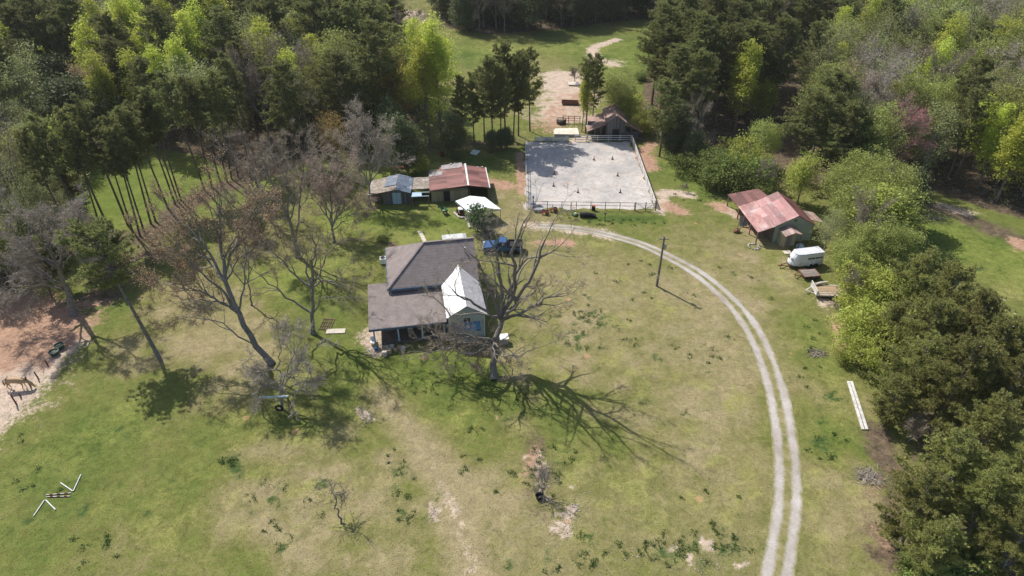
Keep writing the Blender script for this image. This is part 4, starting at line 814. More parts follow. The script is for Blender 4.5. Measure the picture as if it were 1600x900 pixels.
p = P(1168, 297); m = MB(); m.prism([(-1.3,0),(-1.1,.9),(-.4,1.3),(.6,1.25),(1.2,.8),(1.4,0)], -.9, .9); single(m, 'covered_machine', M['tarp_teal'], 'teal tarp covering a machine behind the tin roofed barn', 'covered machine', None, (p.x, p.y, 0), .2, bevel=.15)
# swing beam + tyre swing
p = P(413, 647); q1 = P(457, 645)
sw = thing('tyre_swing', 'pale blue swing beam with a hanging tyre under the small grey tree', 'swing', (p.x, p.y, 0)); dx = q1.x-p.x; dy = q1.y-p.y
m = MB(); m.beam((0,0,2.3),(dx,dy,2.3),.14,.14); part(m, 'beam', M['post_blue'], sw)
for x, y in ((.1,0),(dx-.1,dy)): m = MB(); m.beam((x,y-.5,0),(x,y,2.3),.08); m.beam((x,y+.5,0),(x,y,2.3),.08); part(m, 'post', M['wood_post'], sw)
m = MB(); cx_ = dx*.58
m.tube([(cx_+.32*cos(a), dy*.5, .75+.32*sin(a)) for a in np.linspace(0, 2*pi, 19)], .11, 8); part(m, 'tyre', M['tyre'], sw); m = MB(); m.tube([(cx_, dy*.5, 1.1),(cx_, dy*.5, 2.3)], .02, 5); part(m, 'rope', M['pale_wood'], sw)

# palomino horse grazing at the paddock edge
p = P(30, 607); hz = thing('horse', 'pale tan horse with lowered head standing at the paddock edge', 'horse', (p.x, p.y, 0), radians(4))
def skin(name, mat, parent, verts, edges, root=0, sub=1):
    me = bpy.data.meshes.new(name); me.from_pydata([v[0] for v in verts], edges, []); me.materials.append(mat)
    o = link(name, me, parent); s = o.modifiers.new('skin', 'SKIN'); s.use_smooth_shade = True
    for i, v in enumerate(verts):
        r = v[1]; me.skin_vertices[0].data[i].radius = r if hasattr(r, '__len__') else (r, r); me.skin_vertices[0].data[i].use_root = (i == root)
    o.modifiers.new('sub', 'SUBSURF').levels = sub; o.modifiers['sub'].render_levels = sub; return o
hv = [((-.75,0,1.22),(.30,.33)),((-.3,0,1.15),(.31,.36)),((.2,0,1.14),(.29,.36)),((.62,0,1.18),(.24,.34)),
      ((.98,0,1.06),(.17,.26)),((1.28,0,.84),(.13,.20)),((1.46,0,.60),(.13,.18)),((1.60,0,.34),(.10,.13)),((1.70,0,.14),(.08,.08)),
      ((-.95,0,1.2),(.2,.24))]
he = [(0,1),(1,2),(2,3),(3,4),(4,5),(5,6),(6,7),(7,8),(0,9)]
def leg(x0, zz, side, hind, sw_):
    b0 = len(hv); root = 9 if hind else 3
    if hind: pts_ = [((x0,side*.2,.98),(.17,.13)),((x0+.12,side*.2,.75),(.10,.11)),((x0-.12,side*.19,.5),(.06,.065)),((x0-.06+sw_,side*.19,.2),(.042,.045)),((x0+sw_,side*.19,.04),(.06,.055))]
    else: pts_ = [((x0,side*.17,.9),(.11,.13)),((x0+.02,side*.17,.68),(.075,.08)),((x0+.02,side*.17,.45),(.055,.055)),((x0+.0+sw_,side*.17,.18),(.04,.042)),((x0+.04+sw_,side*.17,.04),(.06,.055))]
    for i, v in enumerate(pts_): hv.append(v); he.append((root if i == 0 else b0+i-1, b0+i))
leg(-.85,0,1,True,.0); leg(-.85,0,-1,True,.12); leg(.6,0,1,False,.06); leg(.6,0,-1,False,-.1)
skin('body', M['horse'], hz, hv, he, 1)
skin('mane', M['mane'], hz, [((.72,0,1.50),(.04,.06)),((1.05,0,1.28),(.03,.07)),((1.36,0,.98),(.03,.07)),((1.54,0,.70),(.03,.05))], [(0,1),(1,2),(2,3)])
skin('tail', M['mane'], hz, [((-1.1,0,1.3),(.05,.05)),((-1.25,0,1.0),(.07,.07)),((-1.28,0,.65),(.07,.07)),((-1.24,0,.4),(.03,.03))], [(0,1),(1,2),(2,3)])
for s_ in (-1, 1): m = MB(); m.add([(1.50,s_*.06,.70),(1.56,s_*.10,.68),(1.50,s_*.11,.82)], [(0,1,2)]); o = part(m, 'ear', M['horse'], hz); o.modifiers.new('s','SOLIDIFY').thickness = .02

# ================================================================== VEGETATION
def norm(v): return v/np.maximum(np.linalg.norm(v, axis=-1, keepdims=True), 1e-9)
def leaves(rng, C, n, spread, size, up=.3, aspect=1.0):
    """n leaf faces round every clump centre C (k,3); spread metres, diamond leaves"""
    k = len(C); c = np.repeat(C, n, 0)+rng.normal(0, 1, (k*n, 3))*np.repeat(np.broadcast_to(spread, (k,)) if np.ndim(spread) else np.full(k, spread), n)[:, None]*np.array([1, 1, .75])
    a = norm(rng.normal(0, 1, (k*n, 3))+np.array([0, 0, up])); h = norm(np.cross(a, rng.normal(0, 1, (k*n, 3)))); b = np.cross(a, h)
    s = (size*rng.uniform(.6, 1.35, k*n))[:, None]
    V = np.stack([c+h*s, c+b*s*.6*aspect, c-h*s, c-b*s*.6*aspect], 1).reshape(-1, 3); return V, np.arange(k*n*4).reshape(-1, 4)
def blades(rng, C, D, n, L, w, cone=.9):
    """n thin needle blades leaving every centre C along D"""
    k = len(C); c = np.repeat(C, n, 0); d = norm(np.repeat(D, n, 0)+rng.normal(0, cone, (k*n, 3))); L_ = (L*rng.uniform(.6, 1.2, k*n))[:, None]
    x = norm(np.cross(d, rng.normal(0, 1, (k*n, 3))))*w/2; c0 = c+d*L_*.05
    V = np.stack([c0+x, c0-x, c0+d*L_*.75-x*.8, c0+d*L_*.75+x*.8], 1).reshape(-1, 3)
    return V, np.arange(k*n*4).reshape(-1, 4)
def tubes(segs):
    """segs: list of (pts (n,3), radii (n), sides) -> V, F arrays of quads"""
    if not segs: return np.zeros((0, 3)), np.zeros((0, 4), int)
    Vs, Fs, o = [], [], 0
    for pts, rad, n in segs:
        pts = np.asarray(pts, float); rad = np.asarray(rad, float)
        d = norm(np.gradient(pts, axis=0)); ref = np.array([.31, .95, .05]) if abs(d[0][2]) > .7 else np.array([0, 0, 1.])
        x = norm(np.cross(d, ref)); y = np.cross(d, x); a = np.arange(n)*2*pi/n
        ring = pts[:, None]+(x[:, None]*np.cos(a)[None, :, None]+y[:, None]*np.sin(a)[None, :, None])*rad[:, None, None]
        m_ = len(pts); Vs.append(ring.reshape(-1, 3)); i, k = np.meshgrid(np.arange(m_-1), np.arange(n), indexing='ij'); i = i.ravel(); k = k.ravel()
        Fs.append(np.stack([o+i*n+k, o+i*n+(k+1) % n, o+(i+1)*n+(k+1) % n, o+(i+1)*n+k], 1)); o += m_*n
    return np.concatenate(Vs), np.concatenate(Fs)
def join(*vf):
    Vs, Fs, o = [], [], 0
    for V, Fa in vf:
        Vs.append(V); Fs.append(Fa+o); o += len(V)
    return np.concatenate(Vs), np.concatenate(Fs)
def wander(rng, p, d, L, n, wig, trop):
    pts = [np.array(p, float)]; d = np.array(d, float); st = L/n
    for _ in range(n):
        d = d+rng.normal(0, wig, 3)+np.array([0, 0, trop]); d /= np.linalg.norm(d); pts.append(pts[-1]+d*st)
    return np.array(pts), d
def bare_skeleton(rng, limbs, levels, ratio=.62, nch=(5, 5, 4), wig=.16, trop=.05, ang=.75, minr=.012):
    """limbs: list of (pts, r0, r1). Grows children; returns segs, tips (pos, dir)"""
    segs, tips = [], []; todo = [(np.array(p_), r0, r1, 0) for p_, r0, r1 in limbs]
    while todo:
        pts, r0, r1, lv = todo.pop(); n = len(pts); rad = np.linspace(r0, r1, n); segs.append((pts, rad, max(3, 7-2*lv)))
        L = np.linalg.norm(np.diff(pts, axis=0), axis=1).sum(); d_end = norm(pts[-1]-pts[-2])
        if lv >= levels:
            for f in (.35, .6, .8, 1.0):
                i = min(int(f*(n-1)), n-1); tips.append((pts[i], d_end))
            continue
        k = nch[min(lv, len(nch)-1)]; k = int(rng.integers(k, k+3))
        for j in range(k):
            f = 1.0 if j == 0 else rng.uniform(.22, .98); x = f*(n-1); i = min(int(x), n-2); q_ = pts[i]+(pts[i+1]-pts[i])*(x-i); dd = norm(pts[i+1]-pts[i])
            rr_ = r0+(r1-r0)*f; side = norm(np.cross(dd, rng.normal(0, 1, 3))); a = rng.uniform(.5, 1.2)*ang*(.4 if j == 0 else 1)
            cd = norm(dd*cos(a)+side*sin(a)); cl = L*ratio*rng.uniform(.55, 1.1)*(1.15-.55*f if j else .7)
            m_ = 6 if lv == 0 else 4
            cp_, _ = wander(rng, q_, cd, cl, m_, wig, trop); todo.append((cp_, max(minr, rr_*.72), max(minr*.7, rr_*.18), lv+1))
    return segs, tips
def twig_cloud(rng, tips, n, L, w, cone=.7):
    C = np.array([t[0] for t in tips]); D = np.array([t[1] for t in tips]); return blades(rng, C, D, n, L, w, cone)

PROTO = {}
def proto(kind, trunk, crown, tm, cm, extra=None):
    """a tree kept as mesh data: trunk and crown"""
    i = len(PROTO.setdefault(kind, [])); tr_ = fast_mesh(kind+'_trunk', *trunk, M[tm]); cr_ = fast_mesh(kind+'_crown', *crown, M[cm])
    if extra is not None:
        me = cr_; me.materials.append(M[extra[1]]); k = extra[0]; idx = np.zeros(len(me.polygons), np.int32); idx[k:] = 1; me.polygons.foreach_set('material_index', idx)
    PROTO[kind].append((tr_, cr_))

def pine(rng, Ht, bare, R, dens=1.0, r0=.22, mat='pine', bl=.44, bw=.07, nb=16):
    lean = rng.normal(0, .25, 2); zt = np.linspace(0, Ht, 8); tp = np.stack([lean[0]*(zt/Ht)**1.5, lean[1]*(zt/Ht)**1.5, zt], 1)
    segs = [(tp, np.linspace(r0, .04, 8), 7)]; C, D = [], []
    z = bare*Ht
    for _ in range(4):   # dead stubs under the crown
        zz = rng.uniform(.25, 1)*bare*Ht; a = rng.uniform(0, 2*pi); p0 = np.array([0, 0, zz]); p1, _ = wander(rng, p0, (cos(a), sin(a), .1), rng.uniform(.5, 1.4), 3, .1, 0); segs.append((p1, [.035, .03, .02, .01], 3))
    while z < Ht*.985:
        f = (z-bare*Ht)/(Ht*(1-bare)); rad = R*(1-.72*f**3.2)*min(1, .5+f*2.0)*rng.uniform(.75, 1.12)
        for _ in range(rng.integers(3, 6)):
            a = rng.uniform(0, 2*pi); L = rad*rng.uniform(.55, 1.15); el = .05+.75*f+rng.normal(0, .12)
            x0 = np.array([np.interp(z, zt, tp[:, 0]), np.interp(z, zt, tp[:, 1]), z]); pb, de = wander(rng, x0, (cos(a)*cos(el), sin(a)*cos(el), sin(el)), L, 5, .12, .05)
            segs.append((pb, np.linspace(.06, .015, 6), 3))
            for q_ in range(int(max(3, L*6.5*dens))):
                t = rng.uniform(.35, 1.02); x = t*4.999; i = min(int(x), 4); c = pb[i]+(pb[i+1]-pb[i])*(x-i); side = rng.normal(0, 1, 3); side[2] = abs(side[2])*.4
                c = c+side*.32*min(1, L/2); C.append(c); D.append(norm(norm(pb[-1]-pb[0])*.8+np.array([0, 0, .6])+rng.normal(0, .35, 3)))
        z += rng.uniform(.35, .7)
    return tubes(segs), blades(rng, np.array(C), np.array(D), nb, bl, bw, .75)
def broad(rng, Ht, R, zc, nclump, per, size, r0=.2, cone=0., spread=.55, hollow=.35, flat=.8, multi=1, up=.3):
    """leafy crown: clumps of leaves carried on limbs from the trunk"""
    C = []; rz_ = (Ht-zc)
    lobes = [(rng.normal(0, .42, 3)*np.array([R, R, rz_*.6]), rng.uniform(.45, .75)) for _ in range(6)]
    while len(C) < nclump:
        v = norm(rng.normal(0, 1, 3))*rng.uniform(hollow, 1)**.6
        lb, ls = lobes[rng.integers(6)] if rng.random() < .65 else (np.zeros(3), 1.0)
        q_ = lb+v*np.array([R, R, rz_])*ls; hh = (q_[2]+rz_)/(2*rz_)
        if cone: q_[:2] *= (1-cone*np.clip(hh, 0, 1))
        C.append(q_+np.array([0, 0, zc]))
    C = np.array(C); C[:, 2] = np.maximum(C[:, 2], .25); segs = []
    for s in range(multi):
        a = rng.uniform(0, 2*pi); off = np.array([cos(a), sin(a), 0])*(0 if multi == 1 else R*.35); zz = np.linspace(0, 1, 6)
        segs.append((np.stack([off[0]*zz+rng.normal(0, .06, 6)*zz, off[1]*zz+rng.normal(0, .06, 6)*zz, zz*(zc+rz_*.75)], 1), np.linspace(r0, r0*.2, 6), 6))
    for c in C[rng.permutation(len(C))[:min(len(C), 46)]]:
        z0 = max(.15*Ht, c[2]*rng.uniform(.45, .8)); z0 = min(z0, zc+rz_*.7); t0 = np.array([0, 0, z0]); mid = (t0+c)/2+rng.normal(0, .25, 3)
        segs.append((np.array([t0, mid, c]), [r0*.3, r0*.16, .015], 3))
    return tubes(segs), leaves(rng, C, per, spread*rng.uniform(.7, 1.3, len(C)), size, up)
def bare(rng, Ht, R, r0=.28, trunk=.3, nl=7, levels=2, wig=.13, trop=.06, nt=6, tl=.8, tw=.03, bud=None, upness=.75, nch=(6, 5)):
    zt = np.linspace(0, 1, 7); bend = rng.normal(0, .35, 2); lead = np.stack([bend[0]*zt**1.4, bend[1]*zt**1.4, zt*Ht*.82], 1)
    limbs = [(lead, r0, .05)]
    for j in range(nl):
        f = trunk+(1-trunk)*(j+.5)/nl*.85; i = f*6; k = min(int(i), 5); p0 = lead[k]+(lead[k+1]-lead[k])*(i-k); a = j*2.4+rng.normal(0, .3)
        el = upness*rng.uniform(.7, 1.3); L = (R/max(.35, cos(el)))*rng.uniform(.75, 1.1)*(1.05-.45*f); pb, _ = wander(rng, p0, (cos(a)*cos(el), sin(a)*cos(el), sin(el)), L, 7, wig, trop)
        limbs.append((pb, r0*.5*(1.1-f*.6), .03))
    segs, tips = bare_skeleton(rng, limbs, levels, nch=nch, wig=wig*1.2, trop=trop)
    main = [s for s in segs if s[2] >= 7 or s[2] == 5]; fine = [s for s in segs if s[2] < 5]
    tw_ = join(tubes(fine), twig_cloud(rng, tips, nt, tl, tw)) if fine else twig_cloud(rng, tips, nt, tl, tw)
    k = len(tw_[1])
    if bud:
        C = np.array([t[0]+t[1]*rng.uniform(0, tl) for t in tips]); bd = leaves(rng, C, bud[0], .3, bud[1], .2); tw_ = join(tw_, bd); return tubes(main), tw_, k
    return tubes(main), tw_, k

rng = np.random.default_rng(11)
for i in range(5): proto('pine', *pine(rng, 18+rng.uniform(-1.5,1.5), .36+rng.uniform(-.08,.08), 3.8+rng.uniform(-.3,.5), 1.1), 'bark_pine', 'pine')
for i in range(4): proto('row_pine', *pine(rng, 18, .55+rng.uniform(-.06,.06), 2.3+rng.uniform(-.3,.4), .85, .17), 'bark_pine', 'pine')
for i in range(3): proto('near_pine', *pine(rng, 13, .12, 4.3, 1.7, .22, bl=.38, bw=.05, nb=18), 'bark_pale', 'pine_olive')
for i in range(3): proto('poplar', *broad(rng, 20, 3.1, 12.0, 300, 34, .15, .2, cone=.55, spread=.45), 'bark_grey', 'lime')
for i in range(2): proto('small_lime', *broad(rng, 9, 2.6, 5.2, 200, 26, .14, .14, cone=.25), 'bark_grey', 'yellowgreen')
for i in range(3): proto('pale_tree', *broad(rng, 14, 4.1, 8.4, 300, 36, .14, .2, spread=.46), 'bark_pale', 'palegreen')
for i in range(3): proto('greygreen_tree', *broad(rng, 15, 3.8, 8.8, 260, 26, .13, .2, spread=.5), 'bark_pale', 'greygreen')
for i in range(2): proto('gold_tree', *broad(rng, 12, 3.0, 7.5, 230, 22, .13, .17, cone=.2), 'bark_grey', 'gold')
for i in range(3): proto('evergreen', *broad(rng, 9, 2.9, 4.6, 300, 34, .15, .2, cone=.45, spread=.5, hollow=.5), 'bark_dark', 'evergreen')
for i in range(3): proto('bush', *broad(rng, 4.6, 2.9, 2.2, 170, 36, .13, .08, spread=.36, multi=4), 'bark_grey', 'bushgreen')
for i in range(2): proto('light_bush', *broad(rng, 5.4, 3.2, 2.7, 190, 34, .13, .08, spread=.36, multi=4), 'bark_grey', 'yellowgreen')
for i in range(4): t_, c_, k = bare(rng, 15, 4.6, .22, nt=3); proto('bare_tree', t_, c_, 'bark_grey', 'twig_grey')
for i in range(2): t_, c_, k = bare(rng, 15, 4.3, .2, bud=(3, .09), nt=2); proto('tan_tree', t_, c_, 'bark_grey', 'twig_brown', (k, 'bud_tan'))
for i in range(2): t_, c_, k = bare(rng, 14, 4.5, .2, bud=(3, .10), nt=2); proto('greybud_tree', t_, c_, 'bark_pale', 'twig_pale', (k, 'bud_grey'))
for i in range(1): t_, c_, k = bare(rng, 12, 4.6, .2, bud=(6, .09), nt=5, upness=.6); proto('red_tree', t_, c_, 'bark_grey', 'twig_brown', (k, 'bud_red'))
for i in range(2): t_, c_, k = bare(rng, 3.6, 1.8, .07, .1, 7, 1, .2, nt=9, tl=.5, tw=.02); proto('bare_shrub', t_, c_, 'bark_grey', 'twig_grey')
NAMES = {'pine':'pine_tree','row_pine':'pine_tree','near_pine':'pine_tree','poplar':'poplar_tree','small_lime':'leafy_tree','pale_tree':'leafy_tree','greygreen_tree':'leafy_tree','gold_tree':'leafy_tree','evergreen':'evergreen_tree','bush':'bush','light_bush':'bush','bare_tree':'bare_tree','tan_tree':'budding_tree','greybud_tree':'budding_tree','red_tree':'budding_tree','bare_shrub':'bare_shrub'}
CATS = {'bush':'bush','light_bush':'bush','bare_shrub':'shrub'}
HGT = {'pine':18,'row_pine':18,'near_pine':13,'poplar':20,'small_lime':9,'pale_tree':14,'greygreen_tree':15,'gold_tree':12,'evergreen':9,'bush':4.6,'light_bush':5.4,'bare_tree':15,'tan_tree':15,'greybud_tree':14,'red_tree':12,'bare_shrub':3.6}
PLACED = []
rt = random.Random(77)
def plant(kind, x, y, label, h=None, group=None, wide=1.0, cat=None, var=None, sparse=False):
    tr_, cr_ = PROTO[kind][rt.randrange(len(PROTO[kind])) if var is None else var]; s = (h or HGT[kind])/HGT[kind]
    o = thing(NAMES[kind], label, cat or CATS.get(kind, 'tree'), (x, y, -.03), rt.uniform(0, 2*pi), group); w = s*wide*rt.uniform(.94, 1.06)
    o.scale = (w, w, s); tl_ = .07 if kind == 'row_pine' else .04; o.rotation_euler = (rt.uniform(-tl_, tl_), rt.uniform(-tl_, tl_), o.rotation_euler[2]); link('trunk', tr_, o); link('crown', cr_, o); PLACED.append((x, y, 2.2 if kind in ('row_pine', 'bush', 'light_bush', 'bare_shrub') else 3.4)); return o
def at_base(kind, px, py, label, **k): x, y = G(px, py); return plant(kind, x, y, label, **k)
def at_crown(kind, px, py, h, label, **k): p = P(px, py, h*.62); return plant(kind, p.x, p.y, label, h=h, **k)
# ---- the bare trees of the yard, each grown on its own limbs
def hero(label, base, trunk_pts, limbs, r0, seed, levels=3, nch=(6, 5, 4), wig=.16, trop=.03, nt=3, tl=.7, tw=.022, tm='bark_grey', cm='twig_grey', bud=None, ratio=.55, name='bare_tree', group=None, minr=.014):
    rg = np.random.default_rng(seed); bx, by = base; B3 = np.array([bx, by, 0])
    def res(pts, n, wg):
        pts = np.array(pts, float); seg = np.linalg.norm(np.diff(pts, axis=0), axis=1); s = np.concatenate([[0], np.cumsum(seg)]); t = np.linspace(0, s[-1], n)
        out = np.stack([np.interp(t, s, pts[:, i]) for i in range(3)], 1); w = rg.normal(0, wg, (n, 3)); w[0] = 0; return out+w
    tp = res([B3]+[np.array(q_) for q_ in trunk_pts], 9, .05)-B3; tr_rad = np.linspace(r0, r0*.62, 9); tr_rad[0] *= 1.35
    L = []
    for pts, ra, rb_ in limbs: L.append((res(pts, 10, .14)-B3, ra, rb_))
    segs, tips = bare_skeleton(rg, L, levels, ratio=ratio, nch=nch, wig=wig, trop=trop, minr=minr)
    main = [(tp, tr_rad, 10)]+[s for s in segs if s[2] >= 5]; fine = [s for s in segs if s[2] < 5]
    tw_ = join(tubes(fine), twig_cloud(rg, tips, nt, tl, tw)); k = len(tw_[1])
    o = thing(name, label, 'tree', (bx, by, 0), 0, group)
    link('trunk', fast_mesh('trunk', *tubes(main), M[tm], True), o)
    if bud:
        C = np.array([t[0]+t[1]*rg.uniform(0, tl) for t in tips]); tw_ = join(tw_, leaves(rg, C, bud[0], .25, bud[1], .2))
    me = fast_mesh('crown', *tw_, M[cm])
    if bud: me.materials.append(M[bud[2]]); idx = np.zeros(len(me.polygons), np.int32); idx[k:] = 1; me.polygons.foreach_set('material_index', idx)
    link('crown', me, o); PLACED.append((bx, by, 3)); return o
V3 = lambda x, y, h: np.array(P(x, y, h))
b0 = G(772, 591); top = V3(771, 535, 3.3); top2 = V3(785, 500, 5.0)
hero('biggest bare tree, dark and gnarled, beside the white gabled wing of the house', b0, [top, top2], [
    ([top2, V3(812, 470, 8), V3(838, 420, 12.5), V3(852, 375, 16)], .26, .09),
    ([top2, V3(806, 440, 9.5), V3(800, 400, 13), V3(812, 362, 17)], .28, .09),
    ([top2, V3(784, 455, 8.5), V3(778, 410, 12), V3(766, 372, 15)], .25, .08),
    ([top2, V3(770, 470, 7.5), V3(755, 425, 11), V3(738, 395, 13)], .20, .07),
    ([top2, V3(820, 487, 7), V3(848, 468, 8.5), V3(876, 462, 9)], .19, .06),
    ([top, V3(750, 530, 4.5), V3(715, 520, 5.5), V3(690, 470, 8)], .20, .06),
    ([top, V3(745, 552, 3.9), V3(700, 545, 3.6), V3(655, 555, 2.2)], .16, .03),
    ([top, V3(740, 540, 4.4), V3(690, 528, 4.2), V3(672, 520, 3.4)], .13, .03),
    ([top, V3(790, 560, 4.2), V3(815, 555, 5.0), V3(835, 545, 6)], .14, .03),
    ([top2, V3(800, 445, 9), V3(818, 405, 12), V3(858, 392, 13)], .2, .07),
    ([top2, top2+np.array([3.0,-1.5,2.6]), top2+np.array([4.8,-3.2,4.5])], .16, .05), ([top2, top2+np.array([-2.4,-1.6,3.0]), top2+np.array([-5.0,-3.2,6])], .2, .06), ([top2, top2+np.array([1.0,-2.6,3.4]), top2+np.array([2.4,-5.4,7])], .2, .06),
    ([top, V3(770, 552, 4.0), V3(792, 575, 3.3), V3(800, 592, 1.9)], .10, .02)], .42, 3, nch=(5, 3, 2), wig=.16, trop=0.03, nt=2, tl=.5, tw=.02, tm='bark_dark', ratio=.52)
# tangle of drooping dead limbs in front of the wing
rgx = np.random.default_rng(8); lm = []
for i in range(30):
    a = P(rgx.uniform(690, 790), rgx.uniform(535, 552), rgx.uniform(2.2, 4.0)); d_ = rgx.normal(0, 1, 3)*np.array([1.5, .5, .7]); d_[0] -= .6
    lm.append((wander(rgx, a, norm(d_), rgx.uniform(2, 4), 9, .28, -.03)[0], .06, .02))
lm0 = np.array([*G(735, 560), 0.])
segs, tips = bare_skeleton(rgx, [(q_-lm0, a, b_) for q_, a, b_ in lm], 1, nch=(6,), wig=.3, trop=-.02, ratio=.55)
tv = join(tubes(segs), twig_cloud(rgx, [(t[0], t[1]) for t in tips], 5, .6, .022)); tv[0][:, 2] = np.maximum(tv[0][:, 2], .03)
o = thing('dead_branches', 'tangle of grey dead branches lying between the porch and the biggest bare tree', 'dead branches', tuple(lm0)); link('branches', fast_mesh('branches', *tv, M['twig_grey']), o)

b1 = G(424, 568)
tA = [V3(400, 540, 2.3), V3(372, 490, 6.1), V3(352, 440, 9.6)]; A1, A2, A3 = tA
hero('tallest tree of the left lawn, leaning left with tan budding twig ends', b1, tA, [
    ([A3, V3(345, 390, 12.6), V3(345, 345, 15.7), V3(340, 300, 18.3)], .22, .04), ([A3, V3(322, 385, 13.1), V3(285, 350, 15.2), V3(262, 325, 16.5)], .17, .04),
    ([A3, V3(365, 385, 13.1), V3(385, 350, 14.8), V3(400, 325, 16.5)], .16, .04), ([A2, V3(335, 440, 9.6), V3(290, 400, 12.2), V3(255, 385, 13.1)], .16, .03),
    ([A2, V3(380, 440, 9.6), V3(385, 400, 11.7), V3(382, 360, 13.9)], .13, .03), ([A2, V3(330, 462, 8.3), V3(290, 445, 9.6), V3(245, 440, 9.6)], .13, .03),
    ([A1, V3(350, 505, 5.2), V3(310, 495, 6.1), V3(275, 500, 5.7)], .10, .02), ([A3, V3(330, 410, 10.4), V3(300, 370, 13.5), V3(300, 330, 16.5)], .15, .03),
    ([A2, V3(345, 470, 7.8), V3(310, 470, 7.4), V3(270, 475, 7.0)], .10, .02), ([A3, V3(370, 405, 10.9), V3(420, 370, 12.2), V3(425, 350, 13.1)], .12, .03)], .36, 21, nch=(6, 4, 3), wig=.13, trop=.06, nt=2, tl=.7, bud=(2, .07, 'bud_tan'), ratio=.5, tm='bark_grey', cm='twig_grey', name='budding_tree')
b2 = G(441, 640)
hero('small pale grey tree above the tyre swing', b2, [V3(439, 610, 2.2)], [([V3(439, 610, 2.2), V3(437, 570, 5), V3(438, 530, 8)], .11, .02), ([V3(439, 610, 2.2), V3(460, 575, 4.6), V3(485, 550, 6.2)], .09, .02), ([V3(439, 610, 2.2), V3(415, 585, 4), V3(395, 575, 5)], .08, .02), ([V3(439, 625, 1.4), V3(470, 610, 2.8), V3(485, 590, 4)], .07, .02), ([V3(439, 610, 2), V3(455, 560, 5.5), V3(462, 520, 8)], .08, .02), ([V3(439, 610, 2), V3(415, 600, 3), V3(405, 620, 2)], .06, .02)],
     .17, 31, levels=2, nch=(8, 6), wig=.2, trop=.0, nt=5, tl=.5, tm='bark_pale', cm='twig_pale')
b3 = G(489, 521); C1, C2 = V3(488, 490, 2.6), V3(488, 450, 6)
hero('medium bare tree with wide forked limbs beside the plank panel', b3, [C1, C2], [([C2, V3(489, 420, 8.5), V3(492, 395, 11), V3(490, 362, 14)], .2, .04), ([C1, V3(460, 475, 4), V3(430, 450, 6.5), V3(405, 425, 9)], .15, .03), ([C2, V3(470, 435, 7), V3(440, 405, 10), V3(412, 385, 12)], .14, .03),
     ([C2, V3(505, 440, 6.5), V3(530, 435, 7.5), V3(545, 440, 8)], .11, .03), ([C1, V3(500, 470, 4.5), V3(515, 462, 5.5), V3(545, 462, 6)], .1, .02), ([C2, V3(475, 410, 9), V3(462, 385, 12), V3(450, 370, 13)], .12, .03), ([C2, V3(508, 400, 10), V3(530, 380, 12), V3(545, 372, 12)], .11, .03)], .26, 41, nch=(5, 3, 2), wig=.18, trop=.03, nt=2, tl=.6)
b4 = G(393, 477); hero('slender young bare tree between the tall leaning tree and the wide forked one', b4, [V3(390, 450, 2.5)], [([V3(390, 450, 2.5), V3(387, 410, 6), V3(384, 365, 10)], .1, .02), ([V3(390, 440, 3.2), V3(378, 415, 5.5), V3(372, 400, 7)], .05, .015), ([V3(389, 430, 4), V3(398, 405, 6.5), V3(402, 390, 8)], .05, .015)], .12, 51, levels=2, nch=(7, 4), wig=.1, trop=.08, nt=3, tl=.6)
b5 = G(116, 491); D1, D2 = V3(105, 455, 3), V3(92, 420, 6.5)
hero('pale silvery bare tree spreading over the paddock corner', b5, [D1, D2], [([D2, V3(75, 385, 9.5), V3(62, 345, 13)], .2, .04), ([D2, V3(60, 400, 8.5), V3(20, 370, 11)], .16, .03), ([D2, V3(100, 380, 9.5), V3(112, 340, 13)], .14, .03), ([D1, V3(75, 435, 6), V3(30, 415, 8), V3(-10, 405, 9)], .15, .03), ([D1, V3(65, 445, 5), V3(30, 450, 5), V3(5, 455, 4)], .1, .03), ([D2, V3(40, 380, 10), V3(5, 345, 13)], .13, .03), ([D2, V3(110, 400, 8), V3(140, 385, 9)], .1, .03), ([D1, V3(60, 420, 6), V3(15, 430, 6)], .1, .03)], .4, 61, nch=(7, 6, 3), wig=.15, trop=.02, nt=2, tl=.7, tw=.028, tm='bark_dark', cm='twig_pale')
b6 = G(466, 402); E1, E2 = V3(461, 375, 2.6), V3(452, 345, 5.8)
hero('dark grey bare tree with double trunk north-west of the house', b6, [E1, E2], [([E2, V3(435, 310, 9.5), V3(415, 260, 14)], .17, .04), ([E1, V3(468, 340, 6), V3(470, 300, 9.5), V3(475, 240, 15)], .15, .03), ([E2, V3(450, 300, 10), V3(445, 240, 15.5)], .15, .03), ([E2, V3(420, 300, 10), V3(395, 275, 12)], .13, .03), ([E2, V3(470, 290, 10.5), V3(490, 255, 13)], .12, .03), ([E2, V3(425, 330, 7.5), V3(400, 310, 9)], .1, .03)], .32, 71, nch=(7, 4, 3), wig=.14, trop=.04, nt=2, tl=.7)
hero('round pinkish brown budding tree close to the old dark shed', G(522, 378), [V3(519, 355, 2)], [([V3(519, 355, 2), V3(517, 320, 5), V3(515, 270, 9.5)], .14, .03), ([V3(519, 355, 2), V3(500, 325, 4.5), V3(482, 295, 7)], .11, .03), ([V3(519, 355, 2), V3(540, 320, 4.8), V3(555, 300, 6.5)], .11, .03), ([V3(519, 355, 2), V3(530, 315, 5), V3(540, 275, 8.5)], .1, .03), ([V3(519, 355, 2), V3(505, 310, 5.5), V3(495, 270, 9)], .1, .03), ([V3(519, 360, 1.5), V3(545, 340, 3), V3(565, 325, 4)], .08, .03)], .2, 81, nch=(7, 4, 3), wig=.15, trop=.03, nt=2, tl=.6, cm='twig_brown', bud=(2, .08, 'bud_pink'), name='budding_tree')
